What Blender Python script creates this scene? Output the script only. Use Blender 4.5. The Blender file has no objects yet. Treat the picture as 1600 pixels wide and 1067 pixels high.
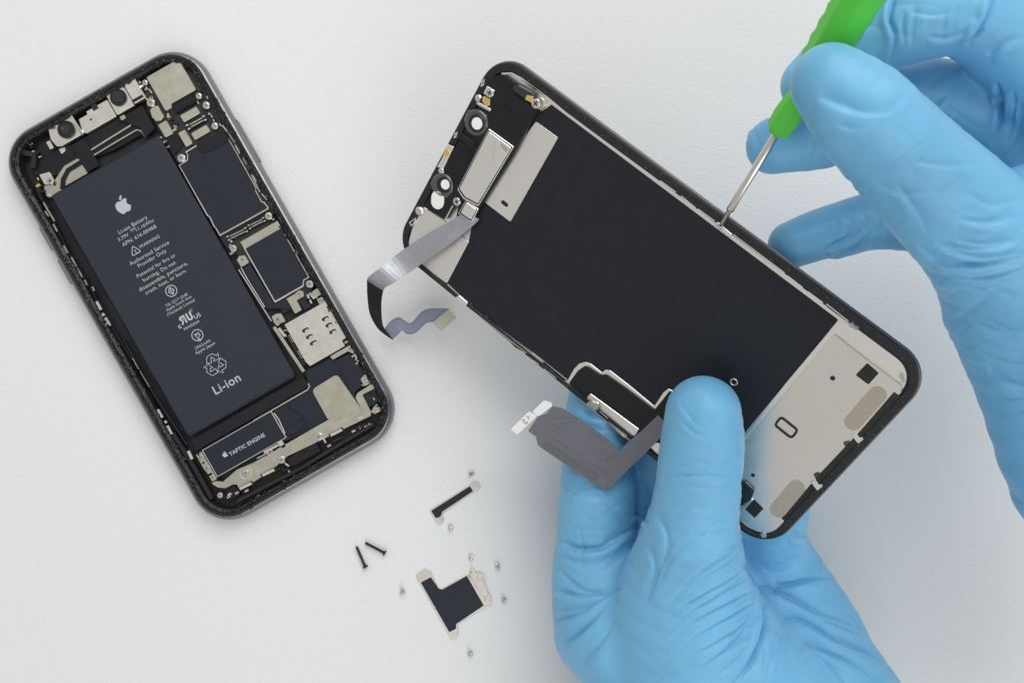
import bpy, math, random
import numpy as np
from mathutils import Matrix, Vector

# ------------------------------------------------------------------ camera / light
MM = 0.001
FPX, CAMH = 1550.0, 343.0            # focal length in photo pixels, camera height (mm)
sc = bpy.context.scene
cam_d = bpy.data.cameras.new("camera")
cam = bpy.data.objects.new("camera", cam_d)
sc.collection.objects.link(cam)
cam_d.sensor_width = 36.0
cam_d.lens = 36.0 * FPX / 1600.0
cam_d.clip_start = 0.01
cam_d.clip_end = 20.0
cam.location = (0, 0, CAMH * MM)
sc.camera = cam

world = bpy.data.worlds.new("World")
sc.world = world
world.use_nodes = True
wbg = world.node_tree.nodes["Background"]
wbg.inputs[0].default_value = (0.99, 0.995, 0.995, 1)
wbg.inputs[1].default_value = 0.50

def area(name, loc, target, size, power, color, size_y=None):
    l = bpy.data.lights.new(name, 'AREA')
    l.shape = 'RECTANGLE'
    l.size = size
    l.size_y = size_y or size
    l.energy = power
    l.color = color
    o = bpy.data.objects.new(name, l)
    sc.collection.objects.link(o)
    o.location = loc
    d = Vector(target) - Vector(loc)
    o.rotation_euler = d.to_track_quat('-Z', 'Y').to_euler()
    return o
area("window_light", (0.24, 0.70, 0.82), (0.0, 0.0, 0.0), 0.9, 7.2, (1.0, 0.99, 0.98), 0.8)
area("side_window_light", (0.42, -0.72, 0.80), (0.08, -0.06, 0.0), 1.0, 3.6, (1.0, 0.99, 0.98), 0.9)

sc.view_settings.view_transform = 'Standard'
sc.view_settings.look = 'None'
sc.view_settings.exposure = 0.0
sc.view_settings.gamma = 1.0
sc.cycles.use_denoising = True
sc.cycles.max_bounces = 8

random.seed(7)
rng = np.random.default_rng(5)

# ------------------------------------------------------------------ materials
def mat(name, col, rough=0.5, metal=0.0, spec=0.5, bump=None, var=0.0, vscale=0.15, rvar=0.0, coat=0.0,
        trans=0.0, sheen=0.0, sss=0.0, speck=0.0):
    m = bpy.data.materials.new(name)
    m.use_nodes = True
    nt = m.node_tree
    b = nt.nodes["Principled BSDF"]
    b.inputs["Base Color"].default_value = (*col, 1)
    b.inputs["Roughness"].default_value = rough
    b.inputs["Metallic"].default_value = metal
    b.inputs["Specular IOR Level"].default_value = spec
    if coat:
        b.inputs["Coat Weight"].default_value = coat
        b.inputs["Coat Roughness"].default_value = 0.15
    if trans:
        b.inputs["Transmission Weight"].default_value = trans
    if sheen:
        b.inputs["Sheen Weight"].default_value = sheen
    if sss:
        b.inputs["Subsurface Weight"].default_value = sss
        b.inputs["Subsurface Radius"].default_value = (0.0008, 0.0015, 0.002)
        b.inputs["Subsurface Scale"].default_value = 1.0
    if bump or var or rvar or speck:
        tc = nt.nodes.new("ShaderNodeTexCoord")
        mp = nt.nodes.new("ShaderNodeMapping")
        mp.inputs["Scale"].default_value = (1000, 1000, 1000)
        nt.links.new(tc.outputs["Object"], mp.inputs["Vector"])
        def noise(scale, detail=3.0, rough_=0.55):
            n = nt.nodes.new("ShaderNodeTexNoise")
            n.inputs["Scale"].default_value = scale
            n.inputs["Detail"].default_value = detail
            n.inputs["Roughness"].default_value = rough_
            nt.links.new(mp.outputs["Vector"], n.inputs["Vector"])
            return n
        if var:
            n = noise(vscale)
            r = nt.nodes.new("ShaderNodeMapRange")
            r.inputs["From Min"].default_value = 0.3
            r.inputs["From Max"].default_value = 0.7
            r.inputs["To Min"].default_value = 1 - var
            r.inputs["To Max"].default_value = 1 + var
            nt.links.new(n.outputs["Fac"], r.inputs["Value"])
            mx = nt.nodes.new("ShaderNodeVectorMath")
            mx.operation = 'SCALE'
            mx.inputs[0].default_value = col
            nt.links.new(r.outputs["Result"], mx.inputs["Scale"])
            last = mx.outputs["Vector"]
            if speck:
                n2 = noise(2.2, 1.0)
                r2 = nt.nodes.new("ShaderNodeMapRange")
                r2.inputs["From Min"].default_value = 0.74
                r2.inputs["From Max"].default_value = 0.80
                nt.links.new(n2.outputs["Fac"], r2.inputs["Value"])
                mul = nt.nodes.new("ShaderNodeMath")
                mul.operation = 'MULTIPLY'
                mul.inputs[1].default_value = speck
                nt.links.new(r2.outputs["Result"], mul.inputs[0])
                mxx = nt.nodes.new("ShaderNodeMix")
                mxx.data_type = 'RGBA'
                nt.links.new(mul.outputs[0], mxx.inputs["Factor"])
                nt.links.new(last, mxx.inputs[6])
                mxx.inputs[7].default_value = (0.5, 0.5, 0.48, 1)
                last = mxx.outputs[2]
            nt.links.new(last, b.inputs["Base Color"])
        if rvar:
            n = noise(0.35, 4.0)
            r = nt.nodes.new("ShaderNodeMapRange")
            r.inputs["From Min"].default_value = 0.3
            r.inputs["From Max"].default_value = 0.7
            r.inputs["To Min"].default_value = max(0.02, rough - rvar)
            r.inputs["To Max"].default_value = rough + rvar
            nt.links.new(n.outputs["Fac"], r.inputs["Value"])
            nt.links.new(r.outputs["Result"], b.inputs["Roughness"])
        if bump:
            n = noise(bump[0], 3.0)
            bn = nt.nodes.new("ShaderNodeBump")
            bn.inputs["Strength"].default_value = bump[1]
            bn.inputs["Distance"].default_value = bump[2] * MM
            nt.links.new(n.outputs["Fac"], bn.inputs["Height"])
            nt.links.new(bn.outputs["Normal"], b.inputs["Normal"])
    return m

M = dict(
    alu=mat("space_grey_aluminium", (0.26, 0.26, 0.27), 0.36, 1.0, rvar=0.08),
    rim=mat("black_rim_plastic", (0.012, 0.012, 0.013), 0.42, bump=(1.5, 0.5, 0.25), var=0.4, vscale=0.8, rvar=0.15),
    floor=mat("black_inner_floor", (0.015, 0.016, 0.018), 0.5, var=0.3),
    battery=mat("battery_wrap", (0.021, 0.025, 0.036), 0.42, spec=0.45, bump=(0.10, 0.14, 0.5), var=0.06, rvar=0.05, speck=0.14),
    tape=mat("black_tape", (0.012, 0.0155, 0.025), 0.45, spec=0.4, bump=(0.8, 0.08, 0.15), var=0.08, rvar=0.06, speck=0.08),
    shade=mat("dark_flex", (0.009, 0.0095, 0.012), 0.45, spec=0.35, var=0.15, rvar=0.08),
    pcb=mat("black_circuit_board", (0.018, 0.018, 0.018), 0.45, bump=(2.0, 0.3, 0.2), var=0.5, vscale=1.2),
    steel=mat("nickel_plate", (0.62, 0.59, 0.49), 0.38, 1.0, bump=(4, 0.05, 0.05), var=0.04, rvar=0.06),
    cream=mat("bright_steel_plate", (0.86, 0.81, 0.73), 0.36, 1.0, bump=(4, 0.05, 0.05), var=0.04, rvar=0.06),
    edge=mat("bare_metal_edge", (0.92, 0.89, 0.84), 0.28, 1.0),
    screw=mat("screw_steel", (0.74, 0.71, 0.66), 0.25, 1.0, rvar=0.08),
    dark=mat("dark_recess", (0.01, 0.01, 0.01), 0.6),
    lens=mat("lens_glass_black", (0.006, 0.007, 0.010), 0.08, coat=1.0),
    ring=mat("lens_barrel", (0.010, 0.010, 0.011), 0.35),
    gold=mat("gold_contact", (0.85, 0.58, 0.22), 0.4, 0.8),
    white=mat("white_print", (0.50, 0.51, 0.54), 0.5),
    whitedot=mat("white_backing", (0.95, 0.95, 0.90), 0.4),
    blackm=mat("display_rim_black", (0.012, 0.012, 0.013), 0.4, bump=(2.0, 0.12, 0.1), var=0.3, vscale=0.5, rvar=0.1, speck=0.5),
    graphite=mat("graphite_sheet", (0.013, 0.0155, 0.021), 0.48, spec=0.30, var=0.06, rvar=0.12, bump=(0.07, 0.08, 0.5), speck=0.1),
    dsteel=mat("display_back_steel", (0.88, 0.83, 0.76), 0.29, 1.0, var=0.015, vscale=0.05, rvar=0.03),
    dcream=mat("pale_foil", (0.93, 0.89, 0.83), 0.36, 1.0, bump=(1.2, 0.03, 0.05), var=0.02, rvar=0.04),
    mesh=mat("adhesive_mesh", (0.45, 0.40, 0.33), 0.65, 0.3, bump=(3.0, 0.5, 0.2), var=0.05, vscale=2.5),
    glassedge=mat("glass_edge", (0.10, 0.10, 0.105), 0.2, 0.0, coat=0.6),
    clearring=mat("greenish_clear_plastic", (0.05, 0.07, 0.065), 0.15, 0.0, coat=1.0),
    flexgrey=mat("grey_flex_cable", (0.19, 0.195, 0.22), 0.27, 0.6, bump=(0.12, 0.08, 0.3), var=0.03, vscale=0.08, rvar=0.03),
    flexsilver=mat("silver_flex_cable", (0.44, 0.45, 0.49), 0.46, 0.75, bump=(0.7, 0.06, 0.1), var=0.08, vscale=0.25, rvar=0.06),
    flexblue=mat("bluish_flex_cable", (0.24, 0.27, 0.35), 0.35, 0.4, var=0.06),
    flexline=mat("flex_trace", (0.45, 0.48, 0.56), 0.4, 0.4),
    green=mat("green_plastic", (0.10, 0.64, 0.05), 0.38, spec=0.5, sss=0.1, bump=(1.0, 0.1, 0.1)),
    shaft=mat("screwdriver_steel", (0.74, 0.70, 0.63), 0.24, 1.0, rvar=0.05),
    tip=mat("screwdriver_tip_steel", (0.45, 0.43, 0.40), 0.3, 1.0),
    blackscrew=mat("black_screw", (0.03, 0.03, 0.032), 0.35, 0.6),
    clear=mat("clear_glue", (0.75, 0.75, 0.75), 0.12, 0.0, spec=0.6, coat=0.6, trans=0.6),
    loosesteel=mat("loose_screw_steel", (0.62, 0.61, 0.59), 0.28, 1.0),
    flexdark=mat("flex_cable_seam", (0.09, 0.092, 0.105), 0.4, 0.3),
    tabw=mat("white_metal_tab", (0.92, 0.91, 0.89), 0.3, 0.35),
    stain=mat("dark_smudge", (0.06, 0.055, 0.05), 0.6, var=0.5, vscale=1.5),
)

def glove_material():
    m = mat("blue_nitrile", (0.165, 0.455, 0.71), 0.43, spec=0.42, var=0.07, vscale=0.035, rvar=0.07, sheen=0.08)
    nt = m.node_tree
    b = nt.nodes["Principled BSDF"]
    tc = nt.nodes.new("ShaderNodeTexCoord")
    mp = nt.nodes.new("ShaderNodeMapping")
    mp.inputs["Scale"].default_value = (1000, 1000, 1000)
    nt.links.new(tc.outputs["Object"], mp.inputs["Vector"])
    n1 = nt.nodes.new("ShaderNodeTexNoise")
    n1.inputs["Scale"].default_value = 0.16
    n1.inputs["Detail"].default_value = 4
    n1.inputs["Distortion"].default_value = 0.2
    n2 = nt.nodes.new("ShaderNodeTexNoise")
    n2.inputs["Scale"].default_value = 2.5
    n2.inputs["Detail"].default_value = 2
    for n in (n1, n2):
        nt.links.new(mp.outputs["Vector"], n.inputs["Vector"])
    b1 = nt.nodes.new("ShaderNodeBump")
    b1.inputs["Strength"].default_value = 0.12
    b1.inputs["Distance"].default_value = 1.2 * MM
    nt.links.new(n1.outputs["Fac"], b1.inputs["Height"])
    b2 = nt.nodes.new("ShaderNodeBump")
    b2.inputs["Strength"].default_value = 0.10
    b2.inputs["Distance"].default_value = 0.1 * MM
    nt.links.new(n2.outputs["Fac"], b2.inputs["Height"])
    nt.links.new(b1.outputs["Normal"], b2.inputs["Normal"])
    n3 = nt.nodes.new("ShaderNodeTexNoise")
    n3.noise_type = 'RIDGED_MULTIFRACTAL'
    mp3 = nt.nodes.new("ShaderNodeMapping")
    mp3.inputs["Scale"].default_value = (1000, 450, 700)
    mp3.inputs["Rotation"].default_value = (0.3, 0.2, 0.6)
    nt.links.new(tc.outputs["Object"], mp3.inputs["Vector"])
    nt.links.new(mp3.outputs["Vector"], n3.inputs["Vector"])
    n3.inputs["Scale"].default_value = 0.085
    n3.inputs["Detail"].default_value = 3.0
    n3.inputs["Distortion"].default_value = 0.4
    b3 = nt.nodes.new("ShaderNodeBump")
    b3.invert = True
    b3.inputs["Strength"].default_value = 0.20
    b3.inputs["Distance"].default_value = 0.35 * MM
    nt.links.new(n3.outputs["Fac"], b3.inputs["Height"])
    nt.links.new(b2.outputs["Normal"], b3.inputs["Normal"])
    nt.links.new(b3.outputs["Normal"], b.inputs["Normal"])
    return m
M['glove'] = glove_material()

def table_material():
    m = mat("white_grained_tabletop", (0.80, 0.80, 0.79), 0.55, spec=0.35)
    nt = m.node_tree
    b = nt.nodes["Principled BSDF"]
    tc = nt.nodes.new("ShaderNodeTexCoord")
    mp = nt.nodes.new("ShaderNodeMapping")
    mp.inputs["Scale"].default_value = (820, 1150, 1000)
    mp.inputs["Rotation"].default_value = (0, 0, 0.35)
    nt.links.new(tc.outputs["Object"], mp.inputs["Vector"])
    n = nt.nodes.new("ShaderNodeTexNoise")
    n.inputs["Scale"].default_value = 0.85
    n.inputs["Detail"].default_value = 2.5
    n.inputs["Distortion"].default_value = 0.8
    nt.links.new(mp.outputs["Vector"], n.inputs["Vector"])
    v = nt.nodes.new("ShaderNodeTexVoronoi")
    v.feature = 'SMOOTH_F1'
    v.inputs["Scale"].default_value = 0.9
    nt.links.new(mp.outputs["Vector"], v.inputs["Vector"])
    ad = nt.nodes.new("ShaderNodeMath")
    ad.operation = 'MULTIPLY_ADD'
    ad.inputs[1].default_value = 0.5
    nt.links.new(v.outputs["Distance"], ad.inputs[0])
    nt.links.new(n.outputs["Fac"], ad.inputs[2])
    bn = nt.nodes.new("ShaderNodeBump")
    bn.inputs["Strength"].default_value = 0.38
    bn.inputs["Distance"].default_value = 0.35 * MM
    nt.links.new(ad.outputs[0], bn.inputs["Height"])
    nt.links.new(bn.outputs["Normal"], b.inputs["Normal"])
    return m
M['table'] = table_material()

# ------------------------------------------------------------------ frames and pixel measures
def rot(a, g, b):
    ca, sa, cb, sb, cg, sg = math.cos(a), math.sin(a), math.cos(b), math.sin(b), math.cos(g), math.sin(g)
    Rz = np.array([[ca, -sa, 0], [sa, ca, 0], [0, 0, 1]])
    Rx = np.array([[1, 0, 0], [0, cb, -sb], [0, sb, cb]])
    Ry = np.array([[cg, 0, sg], [0, 1, 0], [-sg, 0, cg]])
    return Rz @ Ry @ Rx

class Frame:
    """a thing's own axes (mm); measures in the photo become positions on the thing"""
    def __init__(s, R, t):
        s.R, s.t = np.array(R, float), np.array(t, float)
    def on(s, px, py, w):
        d = np.array([(px - 800) / FPX, -(py - 533.5) / FPX, -1.0])
        o = np.array([0, 0, CAMH])
        n = s.R[:, 2]
        k = ((s.t + n * w - o) @ n) / (d @ n)
        return s.R.T @ (o + k * d - s.t)
    def inv(s, p):
        return s.R.T @ (np.array(p, float) - s.t)
    def world(s, p):
        return s.R @ np.array(p, float) + s.t
    def matrix(s):
        m = Matrix.Identity(4)
        for i in range(3):
            for j in range(3):
                m[i][j] = s.R[i, j]
            m[i][3] = s.t[i] * MM
        return m

def at(px, py, z):
    k = (CAMH - z) / FPX
    return np.array([(px - 800) * k, -(py - 533.5) * k, z])

TABLE = Frame(np.eye(3), (0, 0, 0))
PA = math.radians(29.7)
FA = Frame(rot(PA, 0, 0), at(316, 447, 4.0) - np.array([0, 0, 4.0]))
FB = Frame(rot(math.radians(-39.088), math.radians(-11.429), math.radians(29.475)), (35.07, 11.0, 57.6))

def crop(x0, y0, s):
    return lambda p: (x0 + p[0] / s, y0 + p[1] / s)
C0 = crop(0, 0, 1)
C1 = crop(0, 60, 3.953); C2 = crop(200, 60, 4.446); C3 = crop(260, 220, 4.103); C4 = crop(340, 420, 4.103)
C5 = crop(260, 560, 4.103); C6 = crop(60, 280, 3.811); C7 = crop(150, 430, 3.952)
DA = crop(600, 80, 3.811); DB = crop(560, 280, 3.81); DC = crop(780, 540, 4.447); DD = crop(1120, 520, 3.138)
CL = crop(840, 780, 2.667); CR = crop(1100, 0, 2.424)
DE = crop(1000, 240, 4.447); DF = crop(780, 80, 3.5575); DG = crop(1100, 300, 3.556); CT = crop(540, 720, 3.335)

def loc2(fr, cr, pts, w):
    return [tuple(fr.on(*cr(p), w)[:2]) for p in pts]

def snap(pts, tol=9.0):
    P = [list(p) for p in pts]
    n = len(P)
    for it in range(3):
        for i in range(n):
            a, b = P[i], P[(i + 1) % n]
            du, dv = b[0] - a[0], b[1] - a[1]
            L = math.hypot(du, dv)
            if L < 0.8:
                continue
            ang = math.degrees(math.atan2(dv, du)) % 180
            if min(ang, 180 - ang) < tol:
                m = (a[1] + b[1]) / 2; a[1] = b[1] = m
            elif abs(ang - 90) < tol:
                m = (a[0] + b[0]) / 2; a[0] = b[0] = m
    return [tuple(p) for p in P]

def ccw(pts):
    A = sum(pts[i][0] * pts[(i + 1) % len(pts)][1] - pts[(i + 1) % len(pts)][0] * pts[i][1] for i in range(len(pts)))
    return list(pts) if A > 0 else list(pts)[::-1]

def round_poly(pts, r, n=4):
    if r <= 0:
        return pts
    out = []
    N = len(pts)
    for i in range(N):
        p0, p1, p2 = (np.array(pts[(i + k) % N], float) for k in (-1, 0, 1))
        a, b = p0 - p1, p2 - p1
        la, lb = np.linalg.norm(a), np.linalg.norm(b)
        if la < 1e-6 or lb < 1e-6:
            continue
        a /= la; b /= lb
        c = float(np.clip(a @ b, -1, 1))
        th = math.acos(c)
        if th > math.radians(165):
            out.append(tuple(p1)); continue
        d = min(r / math.tan(th / 2), 0.45 * la, 0.45 * lb)
        q0, q2 = p1 + a * d, p1 + b * d
        for k in range(n + 1):
            t = k / n
            out.append(tuple((1 - t) ** 2 * q0 + 2 * t * (1 - t) * p1 + t * t * q2))
    return out

def inset(pts, d):
    N = len(pts)
    out = []
    for i in range(N):
        p0, p1, p2 = (np.array(pts[(i + k) % N], float) for k in (-1, 0, 1))
        e1, e2 = p1 - p0, p2 - p1
        l1, l2 = np.linalg.norm(e1), np.linalg.norm(e2)
        if l1 < 1e-9 or l2 < 1e-9:
            out.append(tuple(p1)); continue
        n1 = np.array([-e1[1], e1[0]]) / l1
        n2 = np.array([-e2[1], e2[0]]) / l2
        m = n1 + n2
        k = m @ m
        m = m * (2 / max(k, 0.8)) if k > 1e-6 else n1
        out.append(tuple(p1 + m * d))
    return out

# ------------------------------------------------------------------ object helpers
def link(name, me, parent=None, mats=()):
    o = bpy.data.objects.new(name, me)
    sc.collection.objects.link(o)
    for m in mats:
        me.materials.append(m)
    if parent is not None:
        o.parent = parent
    return o

def mesh(name, verts, faces, mats, parent=None, smooth=False, fm=None):
    me = bpy.data.meshes.new(name)
    me.from_pydata([tuple(float(c) * MM for c in v) for v in verts], [], faces)
    if fm is not None:
        me.polygons.foreach_set("material_index", fm)
    if smooth:
        me.polygons.foreach_set("use_smooth", [True] * len(me.polygons))
    me.update()
    if not isinstance(mats, (list, tuple)):
        mats = [mats]
    return link(name, me, parent, mats)

def thing(name, label, cat, frame=None, group=None):
    o = bpy.data.objects.new(name, None)
    o.empty_display_size = 0.01
    sc.collection.objects.link(o)
    if frame is not None:
        o.matrix_world = frame.matrix()
    o["label"] = label; o["category"] = cat
    if group:
        o["group"] = group
    return o

def prism_mesh(pts, w0, w1, b=0.12):
    pts = ccw(pts)
    n = len(pts)
    b = min(b, (w1 - w0) * 0.45)
    rings = [(pts, w0), (pts, w1 - b), (inset(pts, b), w1)]
    V, F = [], []
    for r, w in rings:
        V += [(p[0], p[1], w) for p in r]
    for k in range(2):
        for i in range(n):
            j = (i + 1) % n
            F.append((k * n + i, k * n + j, (k + 1) * n + j, (k + 1) * n + i))
    F.append(tuple(range(2 * n, 3 * n)))
    F.append(tuple(range(n - 1, -1, -1)))
    return V, F

def prism(name, fr, cr, pts, w0, w1, m, parent, r=0.3, b=0.12, sn=True):
    P = loc2(fr, cr, pts, w1)
    if sn:
        P = snap(P)
    P = round_poly(ccw(P), r)
    V, F = prism_mesh(P, w0, w1, b)
    return mesh(name, V, F, M[m], parent)

def prism_l(name, P, w0, w1, m, parent, r=0.3, b=0.12):
    P = round_poly(ccw(P), r)
    V, F = prism_mesh(P, w0, w1, b)
    return mesh(name, V, F, M[m], parent)

def rect(name, fr, cr, p, q, w0, w1, m, parent, r=0.2, b=0.1):
    """box aligned with the thing's axes between two opposite measured corners"""
    a, c = fr.on(*cr(p), w1), fr.on(*cr(q), w1)
    return prism_l(name, [(a[0], a[1]), (c[0], a[1]), (c[0], c[1]), (a[0], c[1])], w0, w1, m, parent, r, b)

def lathe(prof, n=24, c=(0, 0, 0)):
    V, F = [], []
    for (r, z) in prof:
        for k in range(n):
            a = 2 * math.pi * k / n
            V.append((c[0] + r * math.cos(a), c[1] + r * math.sin(a), c[2] + z))
    for i in range(len(prof) - 1):
        for k in range(n):
            j = (k + 1) % n
            F.append((i * n + k, i * n + j, (i + 1) * n + j, (i + 1) * n + k))
    F.append(tuple((len(prof) - 1) * n + k for k in range(n)))
    return V, F

def rr(w, h, r, n=10, off=0.0):
    w, h, r = w / 2 - off, h / 2 - off, max(r - off, 0.3)
    P = []
    for cx, cy, a0 in ((w - r, h - r, 0), (-w + r, h - r, 90), (-w + r, -h + r, 180), (w - r, -h + r, 270)):
        for k in range(n + 1):
            a = math.radians(a0 + 90 * k / n)
            P.append((cx + r * math.cos(a), cy + r * math.sin(a)))
    return P

def shell(name, w, h, r, prof, m, parent, smooth=True, n=12):
    """ring of a rounded-rectangle outline swept along a profile of (inset, height)"""
    V, F = [], []
    N = 4 * (n + 1)
    for e in prof:
        off, z = e[:2]
        a, b = e[2:] if len(e) > 2 else (off, off)     # own insets on the two long sides
        hh = (h - a - b) / (h - 2 * off)
        V += [(p[0], p[1] * hh + (a - b) / 2, z) for p in rr(w, h, r, n, off)]
    for i in range(len(prof) - 1):
        for k in range(N):
            j = (k + 1) % N
            F.append((i * N + k, i * N + j, (i + 1) * N + j, (i + 1) * N + k))
    return mesh(name, V, F, M[m], parent, smooth)

_screw_cache = {}
def screw(fr, cr, x, y, rpx, w, parent, m='screw', name="screw", h=0.5, style='pit'):
    px, py = cr((x, y))
    c = fr.on(px, py, w)
    c2 = fr.on(*cr((x + rpx, y)), w)
    r = float(np.linalg.norm(c2 - c))
    key = (round(r, 1), m, style)
    if key not in _screw_cache:
        r_ = key[0]
        prof = [(r_, -h), (r_, -0.12), (r_ * 0.86, 0.02), (r_ * 0.40, 0.10), (r_ * 0.30, -0.2)]
        V, F = lathe(prof, 20)
        fm = [0] * len(F)
        fm[-1] = 1
        for k in range(60, 80):
            fm[k] = 1 if style == 'pit' else 0
        if style == 'cross':
            prof = [(r_, -h), (r_, -0.12), (r_ * 0.88, 0.0)]
            V, F = lathe(prof, 20)
            fm = [0] * len(F)
            for a in (0.5, 0.5 + math.pi / 2):
                L, W = r_ * 0.55, r_ * 0.13
                base = len(V)
                for sx, sy in ((-1, -1), (1, -1), (1, 1), (-1, 1)):
                    u, v = sx * L, sy * W
                    V.append((u * math.cos(a) - v * math.sin(a), u * math.sin(a) + v * math.cos(a), 0.02 + 0.01 * (a > 1)))
                F.append((base, base + 1, base + 2, base + 3))
                fm.append(1)
        o = mesh(name, V, F, [M[m], M['tip'] if style == 'pit' else M['dark']], None, False, fm)
        _screw_cache[key] = o.data
    else:
        o = link(name, _screw_cache[key])
    o.parent = parent
    o.location = tuple(c * MM)
    o.rotation_euler = (0, 0, random.random() * 6)
    return o

def disc(name, fr, cr, x, y, rpx, w0, w1, m, parent, b=0.1, hole=0.0, n=28):
    c = fr.on(*cr((x, y)), w1)
    r = float(np.linalg.norm(fr.on(*cr((x + rpx, y)), w1) - c))
    if hole:
        prof = [(r, w0), (r, w1 - b), (r - b, w1), (r * hole + b, w1), (r * hole, w1 - b), (r * hole, w0)]
        V, F = lathe(prof, n, (c[0], c[1], 0))
        F = F[:-1]
    else:
        V, F = lathe([(r, w0), (r, w1 - b), (r - b, w1)], n, (c[0], c[1], 0))
    return mesh(name, V, F, M[m], parent, False)

def capsule2d(p, q, r, n=8):
    p, q = np.array(p), np.array(q)
    d = (q - p) / np.linalg.norm(q - p)
    a0 = math.atan2(d[1], d[0])
    P = []
    for k in range(n + 1):
        a = a0 - math.pi / 2 + math.pi * k / n
        P.append(tuple(q + r * np.array([math.cos(a), math.sin(a)])))
    for k in range(n + 1):
        a = a0 + math.pi / 2 + math.pi * k / n
        P.append(tuple(p + r * np.array([math.cos(a), math.sin(a)])))
    return P

def strip(name, A, B, th, m, parent, fr, sub=6, smooth=True):
    """ribbon with thickness between two world polylines (mm), smoothed"""
    def cr_(P):
        P = np.array(P, float)
        out = []
        n = len(P)
        for i in range(n - 1):
            p0, p1, p2, p3 = P[max(i - 1, 0)], P[i], P[i + 1], P[min(i + 2, n - 1)]
            for k in range(sub):
                t = k / sub
                out.append(0.5 * (2 * p1 + (p2 - p0) * t + (2 * p0 - 5 * p1 + 4 * p2 - p3) * t * t + (3 * p1 - p0 - 3 * p2 + p3) * t ** 3))
        out.append(P[-1])
        return np.array(out)
    if sub > 1:
        a, b = cr_(A), cr_(B)
    else:
        a, b = np.array(A, float), np.array(B, float)
    n = len(a)
    T = np.gradient(a + b, axis=0)
    Nn = np.cross(T, b - a)
    Nn /= np.linalg.norm(Nn, axis=1)[:, None] + 1e-9
    if Nn[0][2] < 0:
        Nn = -Nn
    h = th / 2
    R = [a + Nn * h, b + Nn * h, b - Nn * h, a - Nn * h]
    V = []
    for i in range(n):
        for k in range(4):
            V.append(fr.inv(R[k][i]))
    F = []
    for i in range(n - 1):
        for k in range(4):
            j = (k + 1) % 4
            F.append((i * 4 + k, i * 4 + j, (i + 1) * 4 + j, (i + 1) * 4 + k))
    F.append((3, 2, 1, 0)); F.append(tuple((n - 1) * 4 + k for k in range(4)))
    o = mesh(name, V, F, M[m], parent, False)
    return o

def line(name, fr, cr, pts, wd, w0, w1, m, parent, closed=False):
    """thin raised bar following measured points, wd wide (mm)"""
    P = [np.array(q) for q in loc2(fr, cr, pts, w1)]
    n = len(P)
    L, R_ = [], []
    for i in range(n):
        if closed:
            t = P[(i + 1) % n] - P[i - 1]
        else:
            t = P[min(i + 1, n - 1)] - P[max(i - 1, 0)]
        t = t / (np.linalg.norm(t) + 1e-9)
        nn = np.array([-t[1], t[0]]) * wd / 2
        L.append(P[i] + nn); R_.append(P[i] - nn)
    V, F = [], []
    for i in range(n):
        V += [(*L[i], w0), (*L[i], w1), (*R_[i], w1), (*R_[i], w0)]
    for i in range(n if closed else n - 1):
        j = (i + 1) % n
        for k in range(4):
            k2 = (k + 1) % 4
            F.append((i * 4 + k, j * 4 + k, j * 4 + k2, i * 4 + k2))
    if not closed:
        F += [(3, 2, 1, 0), tuple((n - 1) * 4 + k for k in range(4))]
    F = [f[::-1] for f in F]
    return mesh(name, V, F, M[m], parent)

_dg = None
def text(s, fr, px, py, width_px, w, m, parent, ang=0.0, name="lettering", bold=0.0, sx=1.0):
    cu = bpy.data.curves.new(name, 'FONT')
    cu.body = s
    cu.align_x = 'CENTER'; cu.align_y = 'CENTER'
    cu.offset = bold
    cu.resolution_u = 3
    cu.space_character = 1.05
    ob = bpy.data.objects.new(name, cu)
    sc.collection.objects.link(ob)
    dg = bpy.context.evaluated_depsgraph_get()
    me = bpy.data.meshes.new_from_object(ob.evaluated_get(dg))
    bpy.data.objects.remove(ob)
    n = len(me.vertices)
    co = np.empty(n * 3); me.vertices.foreach_get("co", co); co = co.reshape(-1, 3)
    x0, x1 = co[:, 0].min(), co[:, 0].max()
    y0, y1 = co[:, 1].min(), co[:, 1].max()
    c = fr.on(px, py, w)
    Wmm = width_px * (CAMH - fr.world(c)[2]) / FPX
    k = Wmm / (x1 - x0)
    X = (co[:, 0] - (x0 + x1) / 2) * k * sx; Y = (co[:, 1] - 0.33) * k
    ca, sa = math.cos(ang), math.sin(ang)
    co = np.stack([c[0] + X * ca - Y * sa, c[1] + X * sa + Y * ca, np.full(n, w)], 1) * MM
    me.vertices.foreach_set("co", co.ravel())
    me.update()
    me.materials.clear()
    return link(name, me, parent, [M[m]])

def svg_poly(d, seg=6):
    """tiny reader for relative c / M paths: outline points of a mark"""
    import re
    toks = re.findall(r'[MmcClLzZ]|-?\d*\.?\d+', d)
    polys, cur, P = [], [], np.zeros(2)
    i = 0; cmd = None
    while i < len(toks):
        if toks[i].isalpha():
            cmd = toks[i]; i += 1
            if cmd in 'zZ':
                polys.append(cur); cur = []
            continue
        if cmd == 'M':
            if cur:
                polys.append(cur)
            P = np.array([float(toks[i]), float(toks[i + 1])]); i += 2
            cur = [tuple(P)]
        elif cmd == 'c':
            q = [P + np.array([float(toks[i + 2 * k]), float(toks[i + 2 * k + 1])]) for k in range(3)]
            i += 6
            for k in range(1, seg + 1):
                t = k / seg
                cur.append(tuple((1 - t) ** 3 * P + 3 * (1 - t) ** 2 * t * q[0] + 3 * (1 - t) * t * t * q[1] + t ** 3 * q[2]))
            P = q[2]
        else:
            i += 1
    if cur:
        polys.append(cur)
    return polys
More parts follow.
